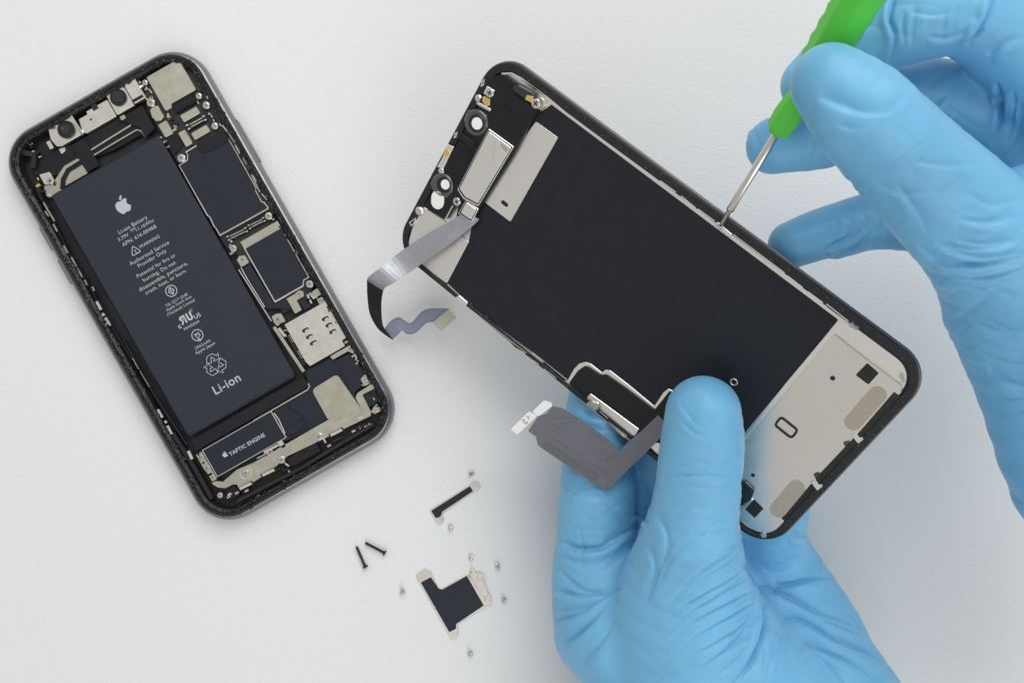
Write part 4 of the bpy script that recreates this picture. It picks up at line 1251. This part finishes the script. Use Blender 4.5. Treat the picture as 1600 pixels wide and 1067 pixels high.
# ------------------------------------------------------------------ screwdriver
tipP = onB(DE, (560, 500), 0.4)
topP = at(1346, -8, 130)
hs = at(1224, 196, 101)
axis = (topP - tipP) / np.linalg.norm(topP - tipP)
drv = thing("screwdriver", "small screwdriver with faceted green handle held in the right glove", "screwdriver")
zq = Vector(axis).to_track_quat('Z', 'X')
drv.matrix_world = Matrix.Translation(Vector(tipP) * MM) @ zq.to_matrix().to_4x4()
def dist_at(px, py):
    """distance along the screwdriver axis that shows at this place"""
    best, bt = 1e9, 0
    for t in np.linspace(-5, 120, 2501):
        p = tipP + axis * t
        k = FPX / (CAMH - p[2])
        d = (800 + p[0] * k - px) ** 2 + (533.5 - p[1] * k - py) ** 2
        if d < best:
            best, bt = d, t
    return bt
t_neck, t_handle, t_waist = dist_at(1141, 328), dist_at(1216, 207), dist_at(1280, 85)
V, F = lathe([(0.25, -0.1), (0.45, 0), (0.55, 1.0), (0.72, t_neck - 0.6), (0.72, t_neck)], 16)
mesh("tip", V, F, M['tip'], drv, True)
V, F = lathe([(0.72, t_neck - 0.02), (1.02, t_neck), (1.08, t_neck + 0.5), (1.02, t_neck + 1.0), (1.02, t_handle + 2)], 20)
F.append(tuple(range(20))[::-1])
mesh("shaft", V, F, M['shaft'], drv, True)
# handle: octagonal, waisted, with ripples toward the top
prof = [(1.9, 0), (2.8, 0.35), (3.3, 1.4), (3.5, 5), (3.3, 8), (2.9, 11), (3.0, 14), (3.9, 17), (4.6, 18.5), (4.4, 20), (4.95, 22), (4.65, 24), (5.1, 26), (4.8, 28), (5.2, 30), (4.9, 32), (5.3, 34), (5.0, 36), (5.4, 40), (5.2, 60), (4.0, 70)]
V, F = [], []
n = 48
for r, z in prof:
    for k in range(n):
        a = 2 * math.pi * k / n
        oc = math.cos(math.pi / 8) / math.cos((a % (math.pi / 4)) - math.pi / 8)
        rr_ = r * oc
        V.append((rr_ * math.cos(a), rr_ * math.sin(a), t_handle + z))
for i in range(len(prof) - 1):
    for k in range(n):
        j = (k + 1) % n
        F.append((i * n + k, i * n + j, (i + 1) * n + j, (i + 1) * n + k))
F.append(tuple((len(prof) - 1) * n + k for k in range(n)))
F.append(tuple(range(n))[::-1])
hd = mesh("handle", V, F, M['green'], drv, True)

# ------------------------------------------------------------------ gloved hands
def surface_nets(Fv, org, h):
    """mesh of the zero level of a sampled distance field"""
    nx, ny, nz = Fv.shape
    neg = Fv < 0
    cnt = np.zeros((nx - 1, ny - 1, nz - 1), np.int8)
    for dx in (0, 1):
        for dy in (0, 1):
            for dz in (0, 1):
                cnt += neg[dx:nx - 1 + dx, dy:ny - 1 + dy, dz:nz - 1 + dz]
    act = (cnt > 0) & (cnt < 8)
    idx = -np.ones(act.shape, np.int64)
    I = np.argwhere(act)
    idx[act] = np.arange(len(I))
    acc = np.zeros((len(I), 3)); num = np.zeros(len(I))
    corners = [(a, b, c) for a in (0, 1) for b in (0, 1) for c in (0, 1)]
    val = {c: Fv[I[:, 0] + c[0], I[:, 1] + c[1], I[:, 2] + c[2]] for c in corners}
    for c in corners:
        for ax in range(3):
            if c[ax] == 0:
                d = list(c); d[ax] = 1; d = tuple(d)
                va, vb = val[c], val[d]
                m = (va < 0) != (vb < 0)
                t = np.where(m, va / np.where(m, va - vb, 1), 0)
                p = np.array(c, float)[None, :].repeat(len(I), 0)
                p[:, ax] += t
                acc[m] += p[m]; num[m] += 1
    V = org + h * (I + acc / num[:, None])
    quads = []
    for ax in range(3):
        sl0 = [slice(1, -1)] * 3; sl1 = [slice(1, -1)] * 3
        sl0[ax] = slice(0, -1); sl1[ax] = slice(1, None)
        a, b = neg[tuple(sl0)], neg[tuple(sl1)]
        E = np.argwhere(a != b)
        off = np.array([1, 1, 1]); off[ax] = 0
        G = E + off
        u, v = [(1, 2), (2, 0), (0, 1)][ax]
        def cell(du, dv):
            Q = G.copy(); Q[:, u] += du; Q[:, v] += dv
            return idx[Q[:, 0], Q[:, 1], Q[:, 2]]
        q = np.stack([cell(-1, -1), cell(0, -1), cell(0, 0), cell(-1, 0)], 1)
        flip = ~a[tuple(E.T)]
        q[flip] = q[flip][:, ::-1]
        quads.append(q)
    Q = np.concatenate(quads)
    Q = Q[(Q >= 0).all(1)]
    return V, Q

def noise3(P, seed=0):
    """smooth value noise"""
    i = np.floor(P).astype(np.int64); f = P - i
    f = f * f * (3 - 2 * f)
    out = 0
    for dx in (0, 1):
        for dy in (0, 1):
            for dz in (0, 1):
                hsh = ((i[:, 0] + dx) * 374761393 + (i[:, 1] + dy) * 668265263 + (i[:, 2] + dz) * 2147483647 + seed * 1274126177) & 0xffffffff
                hsh = ((hsh ^ (hsh >> 13)) * 1274126177) & 0xffffffff
                v = ((hsh ^ (hsh >> 16)) & 0xffff) / 65535.0
                w = (f[:, 0] if dx else 1 - f[:, 0]) * (f[:, 1] if dy else 1 - f[:, 1]) * (f[:, 2] if dz else 1 - f[:, 2])
                out = out + v * w
    return out - 0.5

def smin(a, b, k):
    h = np.maximum(k - np.abs(a - b), 0) / k
    return np.minimum(a, b) - h * h * k * 0.25

def chain_field(ax, pts):
    """distance to a tapering chain, worked out only near each link"""
    D = np.full([len(a) for a in ax], 14.0, np.float32)
    for (a, ra), (b, rb) in zip(pts[:-1], pts[1:]):
        a, b = np.array(a), np.array(b)
        m = max(ra, rb) + 10
        lo, hi = np.minimum(a, b) - m, np.maximum(a, b) + m
        sl = tuple(slice(int(np.searchsorted(ax[i], lo[i])), int(np.searchsorted(ax[i], hi[i]))) for i in range(3))
        X, Y, Z = ax[0][sl[0]][:, None, None], ax[1][sl[1]][None, :, None], ax[2][sl[2]][None, None, :]
        ba = (b - a).astype(np.float32); a = a.astype(np.float32)
        t = ((X - a[0]) * ba[0] + (Y - a[1]) * ba[1] + (Z - a[2]) * ba[2]) / np.float32(ba @ ba)
        np.clip(t, 0, 1, out=t)
        q = np.sqrt((X - a[0] - t * ba[0]) ** 2 + (Y - a[1] - t * ba[1]) ** 2 + (Z - a[2] - t * ba[2]) ** 2) - (np.float32(ra) + np.float32(rb - ra) * t)
        D[sl] = np.minimum(D[sl], q)
    return D

def smooth_chain(pts, sub=3):
    P = np.array([np.r_[p, r] for p, r in pts])
    out = []
    n = len(P)
    for i in range(n - 1):
        p0, p1, p2, p3 = P[max(i - 1, 0)], P[i], P[i + 1], P[min(i + 2, n - 1)]
        for k in range(sub):
            t = k / sub
            out.append(0.5 * (2 * p1 + (p2 - p0) * t + (2 * p0 - 5 * p1 + 4 * p2 - p3) * t * t + (3 * p1 - p0 - 3 * p2 + p3) * t ** 3))
    out.append(P[-1])
    return [(q[:3], q[3]) for q in out]

def under(px, py, r, gap=3.2):
    """a point just below the display at this place"""
    return FB.world(FB.on(px, py, -(r + gap)))

def build_hand(name, label, groups, wrinkles, h, seed, fine):
    allp = [(p, r) for g in groups for p, r in g[0]]
    lo = np.min([p - r for p, r in allp], 0) - 3
    hi = np.max([p + r for p, r in allp], 0) + 3
    n = np.ceil((hi - lo) / h).astype(int) + 1
    ax = [np.arange(n[i], dtype=np.float32) * h + lo[i] for i in range(3)]
    F_ = None
    for pts, kin, kout in groups:
        q = chain_field(ax, pts)
        F_ = q if F_ is None else smin(F_, q, kout)
    V, Q = surface_nets(F_, lo, h)
    def lap(V, it, lam):
        E = np.concatenate([Q[:, [0, 1]], Q[:, [1, 2]], Q[:, [2, 3]], Q[:, [3, 0]]])
        deg = np.bincount(E.ravel(), minlength=len(V)).astype(float)
        for _ in range(it):
            S = np.zeros_like(V)
            for c in range(3):
                S[:, c] = np.bincount(E[:, 0], V[E[:, 1], c], len(V)) + np.bincount(E[:, 1], V[E[:, 0], c], len(V))
            V = V + lam * (S / deg[:, None] - V)
        return V
    def normals(V):
        nn = np.cross(V[Q[:, 2]] - V[Q[:, 0]], V[Q[:, 3]] - V[Q[:, 1]])
        N = np.zeros_like(V)
        for k in range(4):
            for c in range(3):
                N[:, c] += np.bincount(Q[:, k], nn[:, c], len(V))
        return N / (np.linalg.norm(N, axis=1)[:, None] + 1e-12)
    V = lap(V, 3, 0.5)
    N = normals(V)
    # folds of the glove: each is a curve on the surface with its own height and width
    disp_ = np.zeros(len(V))
    for line_, amp, wid, zlo, zhi in wrinkles:
        L = np.array(line_, float)
        kz = FPX / (CAMH - V[:, 2])
        px, py = 800 + V[:, 0] * kz, 533.5 - V[:, 1] * kz
        sel = np.where((V[:, 2] > zlo) & (V[:, 2] < zhi) & (N[:, 2] > -0.1) & (px > L[:, 0].min() - 60) & (px < L[:, 0].max() + 60) & (py > L[:, 1].min() - 60) & (py < L[:, 1].max() + 60))[0]
        if not len(sel):
            continue
        # resample
        S = []
        for i in range(len(L) - 1):
            p0, p1, p2, p3 = L[max(i - 1, 0)], L[i], L[i + 1], L[min(i + 2, len(L) - 1)]
            for k in range(6):
                t = k / 6
                S.append(0.5 * (2 * p1 + (p2 - p0) * t + (2 * p0 - 5 * p1 + 4 * p2 - p3) * t * t + (3 * p1 - p0 - 3 * p2 + p3) * t ** 3))
        S.append(L[-1]); S = np.array(S)
        best = np.full(len(sel), 1e9); sgn = np.zeros(len(sel)); par = np.zeros(len(sel))
        x, y = px[sel], py[sel]
        m = len(S) - 1
        for i in range(m):
            a, b = S[i], S[i + 1]
            e = b - a
            t = np.clip(((x - a[0]) * e[0] + (y - a[1]) * e[1]) / (e @ e + 1e-9), 0, 1)
            dx, dy = x - a[0] - t * e[0], y - a[1] - t * e[1]
            d = np.hypot(dx, dy)
            c = d < best
            best[c] = d[c]
            sgn[c] = np.sign(e[0] * dy - e[1] * dx)[c]
            par[c] = ((i + t) / m)[c]
        taper = np.sin(np.clip(par, 0.0, 1.0) ** 0.65 * math.pi) ** 1.05
        d = best * sgn
        w = 0.74 * wid * (0.75 + 0.5 * noise3(np.stack([par * 5, np.zeros(len(par)), np.full(len(par), amp * 50)], 1), seed) + 0.25)
        groove = np.exp(-np.abs(d) / (0.8 * w)) * -0.75 + 0.45 * np.exp(-((d - 2.0 * w) / (1.3 * w)) ** 2) + 0.25 * np.exp(-((d + 2.0 * w) / (1.3 * w)) ** 2)
        lap_ = np.tanh(d / (0.3 * w)) * np.exp(-np.abs(d) / (2.2 * w))      # one side lying over the other
        prof = 0.55 * groove + 0.6 * lap_
        disp_[sel] += 1.9 * amp * taper * prof
    # slack of the glove over the whole hand
    for sx, dirv, amp in fine:
        dirv = np.array(dirv, float); dirv /= np.linalg.norm(dirv)
        c1 = V @ dirv
        warp = noise3(V * 0.06, seed + 3) * 9
        env = np.clip(noise3(V * 0.045, seed + 9) * 3.0 + 0.35, 0, 1)
        perp = V - c1[:, None] * dirv
        q = np.stack([(c1 + warp) * sx, perp[:, 0] * sx * 0.18, (perp[:, 1] + perp[:, 2]) * sx * 0.18], 1)
        nz = noise3(q, seed + 5)
        disp_ += amp * env * (nz * 1.4 - 0.8 * np.clip(1 - np.abs(nz) * 9, 0, 1))
    disp_ += 0.35 * noise3(V * 0.11, seed + 1) + 0.08 * noise3(V * 0.5, seed + 2)
    V = V + N * disp_[:, None]
    me = bpy.data.meshes.new(name)
    base = V.mean(0); base[2] = 0
    W_ = (V - base) * MM
    me.vertices.add(len(W_)); me.vertices.foreach_set("co", W_.ravel())
    me.loops.add(len(Q) * 4); me.loops.foreach_set("vertex_index", Q.ravel().astype(np.int32))
    me.polygons.add(len(Q)); me.polygons.foreach_set("loop_start", np.arange(len(Q), dtype=np.int32) * 4)
    me.polygons.foreach_set("use_smooth", np.ones(len(Q), bool))
    me.update(calc_edges=True); me.validate()
    o = link(name, me, None, [M['glove']])
    o.location = tuple(base * MM)
    o["label"] = label; o["category"] = "hand"
    return o

def ch(*pts):
    return smooth_chain([(at(x, y, z), r) for x, y, z, r in pts])

def fan(A, B, n, amp, wid, zlo, zhi, seed):
    """a spread of folds running between two border folds"""
    R = random.Random(seed)
    A, B = np.array(A, float), np.array(B, float)
    out = []
    for k in range(n):
        t = min(1, max(0, (k + 0.5 + R.uniform(-0.3, 0.3)) / n))
        c = A * (1 - t) + B * t
        c = c + np.array([[R.uniform(-5, 5), R.uniform(-5, 5)] for _ in c])
        a, b = R.uniform(0, 0.25), R.uniform(0.7, 1.0)
        m = len(c) - 1
        q = [c[min(int(u * m), m - 1)] * (1 - (u * m - min(int(u * m), m - 1))) + c[min(int(u * m), m - 1) + 1] * (u * m - min(int(u * m), m - 1)) for u in np.linspace(a, b, 5)]
        out.append((q, amp * R.uniform(0.5, 1.2), wid * R.uniform(0.7, 1.2), zlo, zhi))
    return out

# ---- left hand: palm up under the display, thumb pressing on top
L_thumb = ch((1099, 646, 72.5, 10.4), (1097, 700, 70, 11.7), (1091, 760, 67, 11.8), (1083, 820, 63, 13.2), (1074, 890, 56, 17), (1062, 965, 50, 21), (1075, 1050, 47, 24))
L_index = smooth_chain([(at(940, 985, 36), 15), (at(930, 890, 33), 12.8), (at(933, 770, 33), 12.0), (at(936, 680, 30.5), 11.6), (under(952, 585, 10.8), 10.8), (under(990, 520, 10), 10), (under(1040, 480, 8.5), 8.5)])
L_mid = smooth_chain([(at(1010, 960, 30), 15), (at(1005, 880, 22), 12), (at(1022, 780, 22), 11.5), (under(1050, 690, 11), 11), (under(1085, 600, 10), 10), (under(1120, 540, 8.5), 8.5)])
L_ring = smooth_chain([(at(1110, 980, 28), 15), (at(1115, 900, 20), 12), (under(1135, 800, 11), 11), (under(1165, 690, 10.5), 10.5), (under(1200, 610, 9), 9)])
L_pinky = smooth_chain([(at(1265, 990, 30), 15.5), (at(1225, 905, 28), 12.5), (at(1206, 855, 30), 11.4), (under(1212, 790, 10), 10), (under(1245, 700, 8.5), 8.5)])
L_p1 = ch((928, 895, 33, 12), (950, 965, 40, 15), (1000, 1030, 43, 18), (1070, 1130, 45, 22), (1120, 1260, 45, 24), (1170, 1540, 50, 25))
L_p2 = ch((1075, 960, 42, 22), (1130, 1060, 45, 25), (1180, 1160, 46, 26), (1210, 1270, 46, 27), (1245, 1540, 50, 29))
L_p3 = ch((1225, 890, 28, 11.5), (1262, 965, 30, 13.5), (1303, 1045, 34, 14.5), (1335, 1120, 38, 17), (1345, 1250, 44, 21), (1330, 1540, 50, 25))
L_p4 = ch((1170, 930, 22, 15), (1230, 1020, 29, 19), (1280, 1120, 36, 23))
groups_L = [(L_p1, 6, 8), (L_p2, 6, 9), (L_p4, 6, 9), (L_p3, 6, 7), (L_index, 4, 4), (L_mid, 4, 3), (L_ring, 4, 3), (L_pinky, 4, 4), (L_thumb, 4, 2.5)]
def folds(cr, rows, zlo, zhi):
    return [([cr(p) for p in r[2:]], r[0], r[1], zlo, zhi) for r in rows]
wr_L = folds(CL, [
    # fan at the thumb's base
    (0.6, 6, (855, 180), (800, 225), (700, 290), (600, 370), (500, 480)),
    (0.75, 5, (860, 270), (800, 330), (700, 390), (600, 450), (500, 530)),
    (0.75, 5, (872, 310), (820, 360), (720, 420), (620, 480), (500, 570)),
    (0.8, 5, (885, 370), (830, 410), (740, 460), (650, 510), (520, 610)),
    (0.8, 5, (888, 420), (840, 460), (760, 510), (680, 560), (540, 650)),
    (0.85, 6, (888, 470), (850, 520), (780, 570), (700, 620), (560, 690)),
    (0.85, 6, (870, 540), (800, 610), (740, 660), (650, 720)),
    (0.45, 6, (880, 590), (830, 660), (760, 720), (700, 765)),
    (0.40, 5, (850, 225), (790, 270), (690, 330), (610, 400)),
    (2.3, 9, (862, 270), (915, 400), (935, 500), (905, 620), (850, 720), (790, 790)),
    (0.5, 6, (935, 480), (990, 560), (1000, 640), (985, 790)),
    (0.5, 6, (955, 460), (1020, 580), (1032, 700), (1020, 800)),
    (0.4, 5, (925, 560), (945, 640), (930, 760)),
    (0.4, 10, (460, 430), (490, 350), (520, 270), (590, 140)),
    (0.25, 8, (520, 330), (570, 240), (650, 160)),
    (0.45, 4, (865, 290), (815, 345), (730, 400)),
    (0.45, 4, (880, 395), (835, 435), (770, 480)),
    (0.45, 4, (888, 445), (845, 490), (780, 535)),
    (0.45, 4, (880, 505), (840, 560), (770, 615)),
    (0.5, 5, (850, 160), (820, 190), (760, 215)),
    (0.3, 4, (690, 130), (740, 110), (800, 100)),
    (0.3, 4, (640, 160), (680, 150), (700, 130)),
    (0.4, 5, (960, 520), (975, 600), (960, 700), (940, 790)),
    (0.4, 5, (1050, 560), (1075, 650), (1080, 780)),
], 40, 100) + folds(CL, [
    (1.3, 8, (880, 345), (960, 375), (1060, 420), (1160, 470), (1280, 510), (1380, 560)),
    (1.4, 7, (985, 365), (1060, 357), (1140, 337), (1230, 325)),
    (1.2, 7, (1030, 490), (1120, 520), (1240, 590), (1400, 660), (1510, 755)),
    (1.0, 7, (1110, 600), (1200, 640), (1320, 690), (1430, 770)),
    (0.7, 6, (1150, 640), (1240, 720), (1300, 790)),
    (0.6, 6, (1240, 560), (1340, 620), (1440, 680)),
    (0.6, 5, (1050, 150), (1090, 157), (1140, 150)),
    (0.5, 5, (1180, 500), (1280, 540), (1370, 570)),
    (0.4, 5, (1290, 470), (1340, 520), (1400, 600)),
], 15, 75) + folds(CL, [
    (1.4, 7, (90, 178), (150, 208), (220, 213), (280, 203), (310, 175), (385, 130)),
    (0.8, 5, (290, 200), (350, 160), (405, 125)),
    (0.8, 5, (405, 65), (440, 88), (475, 105)),
    (0.7, 6, (78, 290), (130, 340), (200, 383), (280, 390), (370, 375)),
    (0.9, 6, (72, 380), (150, 402), (260, 397), (355, 376)),
    (0.9, 6, (72, 512), (150, 490), (250, 430), (320, 392)),
    (0.8, 6, (110, 612), (180, 560), (250, 490), (310, 425)),
    (0.5, 5, (85, 465), (160, 460), (230, 430)),
    (0.35, 5, (100, 240), (190, 275), (300, 262)),
    (0.30, 5, (185, 270), (190, 200), (170, 100)),
    (0.5, 8, (190, 690), (270, 600), (330, 500)),
], 10, 80) + [
    ([(905, 640), (935, 655), (975, 650)], 0.5, 5, 10, 60),
    ([(880, 765), (920, 775), (970, 768)], 0.3, 6, 10, 60),
    ([(995, 745), (1010, 790), (1000, 830)], 0.6, 6, 10, 50),
    # along the thumb
    ([(1060, 630), (1078, 655), (1098, 672)], 0.25, 4, 50, 100),
    ([(1062, 660), (1088, 680), (1120, 690)], 0.25, 4, 50, 100),
    ([(1040, 735), (1090, 728), (1150, 735)], 0.3, 6, 50, 100),
    ([(1035, 748), (1090, 744), (1160, 750)], 0.3, 5, 50, 100),
    ([(1020, 800), (1040, 840), (1030, 890)], 0.5, 8, 40, 100),
    ([(1010, 850), (1020, 890), (1000, 930)], 0.5, 8, 40, 100),
    ([(1060, 800), (1090, 795), (1140, 805)], 0.25, 5, 50, 100),
]
wr_L += fan([(1040, 715), (1080, 722), (1130, 720), (1160, 712)], [(1030, 770), (1080, 768), (1130, 770), (1165, 772)], 5, 0.16, 4, 50, 100, 4)
wr_L += fan([(875, 640), (900, 655), (950, 655), (990, 640)], [(872, 830), (905, 838), (950, 832), (992, 815)], 6, 0.18, 5, 10, 60, 6)
build_hand("gloved_hand", "left hand in blue nitrile glove, thumb pressed on the screen's back", groups_L, wr_L, 0.48, 11, [(0.11, (0.6, 0.8, 0), 0.6), (0.25, (-0.5, 0.8, 0.2), 0.28), (0.3, (0.1, 1, 0), 0.25)])

# ---- right hand: thumb over the green handle, fingers curled behind
R_thumb = ch((1297, 130, 128, 8.5), (1345, 176, 127, 11.0), (1408, 240, 122, 12.2), (1483, 316, 114, 13.8), (1562, 396, 105, 16.5), (1650, 495, 97, 23), (1780, 640, 88, 30), (1860, 700, 86, 30))
R_palm = ch((1600, 362, 96, 16), (1660, 390, 92, 22), (1800, 480, 85, 27))
R_heel = ch((1575, 480, 98, 14), (1640, 600, 92, 17), (1720, 740, 86, 22), (1840, 850, 82, 26))
R_index = ch((1266, 133, 98, 7.2), (1310, 96, 99, 8.6), (1365, 55, 102, 9.6), (1430, 30, 105, 10.2), (1500, 20, 105, 10.4), (1565, 50, 101, 11.8), (1640, 110, 96, 14), (1760, 250, 90, 20))
R_mid = ch((1211, 229, 82, 7.6), (1290, 210, 83, 8.8), (1380, 170, 84, 10.0), (1455, 150, 84, 10.1), (1520, 168, 82, 10.6), (1590, 220, 80, 13), (1740, 330, 84, 20))
R_ring = ch((1400, 290, 64, 8), (1450, 240, 66, 10), (1510, 230, 68, 11), (1600, 290, 74, 14), (1740, 400, 84, 20))
R_pinky = ch((1237, 383, 64, 6.6), (1300, 361, 64, 7.4), (1380, 343, 66, 8.4), (1470, 345, 70, 11), (1580, 400, 78, 15), (1740, 480, 84, 22))
groups_R = [(R_palm, 6, 8), (R_heel, 6, 9), (R_pinky, 4, 3), (R_ring, 4, 2), (R_mid, 4, 2), (R_index, 4, 2), (R_thumb, 5, 4)]
wr_R = [
    ([(1430, 255), (1480, 262), (1540, 258)], 0.35, 8, 80, 150),
    ([(1460, 385), (1520, 392), (1600, 378)], 0.7, 7, 80, 150),
    ([(1462, 405), (1530, 418), (1605, 402)], 0.8, 7, 80, 150),
    ([(1475, 425), (1540, 436), (1610, 420)], 0.7, 6, 80, 150),
    ([(1500, 345), (1550, 350), (1600, 340)], 0.5, 7, 80, 150),
    ([(1400, 290), (1430, 330), (1450, 370)], 0.4, 9, 80, 150),
    ([(1510, 500), (1560, 520), (1610, 520)], 0.5, 8, 80, 150),
    ([(1540, 580), (1580, 600), (1620, 610)], 0.5, 8, 70, 150),
    # index
    ([(1396, -5), (1388, 30), (1396, 60), (1386, 100)], 1.2, 6, 80, 130),
    ([(1552, -5), (1538, 30), (1520, 55), (1508, 80)], 1.4, 7, 80, 130),
    ([(1535, 45), (1520, 60), (1500, 68)], 0.7, 5, 80, 130),
    ([(1420, 20), (1460, 26), (1500, 18)], 0.3, 6, 80, 130),
    ([(1450, 60), (1480, 62), (1510, 50)], 0.3, 6, 80, 130),
    ([(1545, 90), (1570, 70), (1600, 60)], 0.6, 7, 80, 130),
    # middle
    ([(1450, 180), (1470, 160), (1482, 148)], 0.7, 6, 60, 97),
    ([(1555, 130), (1562, 180), (1545, 232)], 1.2, 6, 60, 110),
    ([(1590, 160), (1588, 210), (1575, 245)], 0.8, 6, 60, 115),
    ([(1170, 190), (1180, 220), (1176, 250)], 0.4, 5, 60, 97),
    ([(1265, 185), (1275, 220), (1262, 262)], 0.5, 6, 60, 97),
    # little finger
    ([(1290, 395), (1330, 372), (1360, 345)], 0.9, 6, 40, 80),
    ([(1300, 400), (1340, 385), (1380, 350)], 0.6, 5, 40, 80),
    ([(1310, 330), (1330, 350), (1320, 385)], 0.3, 6, 40, 80),
]
wr_R += folds(CR, [
    (0.75, 17, (430, 372), (520, 410), (620, 436), (720, 430)),
    (0.3, 8, (500, 470), (560, 488), (605, 482)),
    (0.5, 6, (950, 918), (1080, 930), (1212, 902)),
    (0.6, 6, (900, 950), (1050, 976), (1212, 960)),
    (0.6, 6, (800, 930), (900, 1000), (1050, 1010), (1220, 1000)),
    (0.4, 7, (1000, 740), (1100, 780), (1220, 760)),
    (0.4, 7, (860, 1040), (1000, 1075), (1220, 1060)),
    (0.3, 8, (640, 700), (760, 740), (900, 730)),
], 80, 150)
wr_R += fan([(1450, 370), (1510, 380), (1560, 372), (1610, 360)], [(1480, 450), (1530, 458), (1580, 452), (1620, 440)], 4, 0.25, 5, 80, 150, 7)
wr_R += fan([(1500, 480), (1540, 500), (1580, 505), (1620, 500)], [(1560, 650), (1590, 660), (1610, 660), (1640, 655)], 6, 0.4, 6, 70, 150, 8)
wr_R += fan([(1400, 10), (1400, 40), (1398, 70), (1394, 95)], [(1530, 0), (1520, 30), (1512, 55), (1500, 75)], 6, 0.25, 5, 80, 130, 10)
wr_R += fan([(1548, 130), (1552, 160), (1550, 200), (1540, 230)], [(1605, 140), (1602, 180), (1598, 210), (1590, 240)], 4, 0.6, 5, 60, 112, 11)
wr_R += fan([(1280, 330), (1300, 350), (1300, 380), (1285, 400)], [(1400, 320), (1400, 345), (1390, 370), (1375, 388)], 5, 0.35, 5, 40, 80, 12)
build_hand("gloved_hand", "right hand in blue nitrile glove, thumb and fingers gripping the green screwdriver", groups_R, wr_R, 0.48, 23, [(0.10, (0.8, -0.6, 0.1), 0.5), (0.22, (0.3, 0.9, 0.2), 0.24), (0.3, (0.8, -0.5, 0), 0.2)])
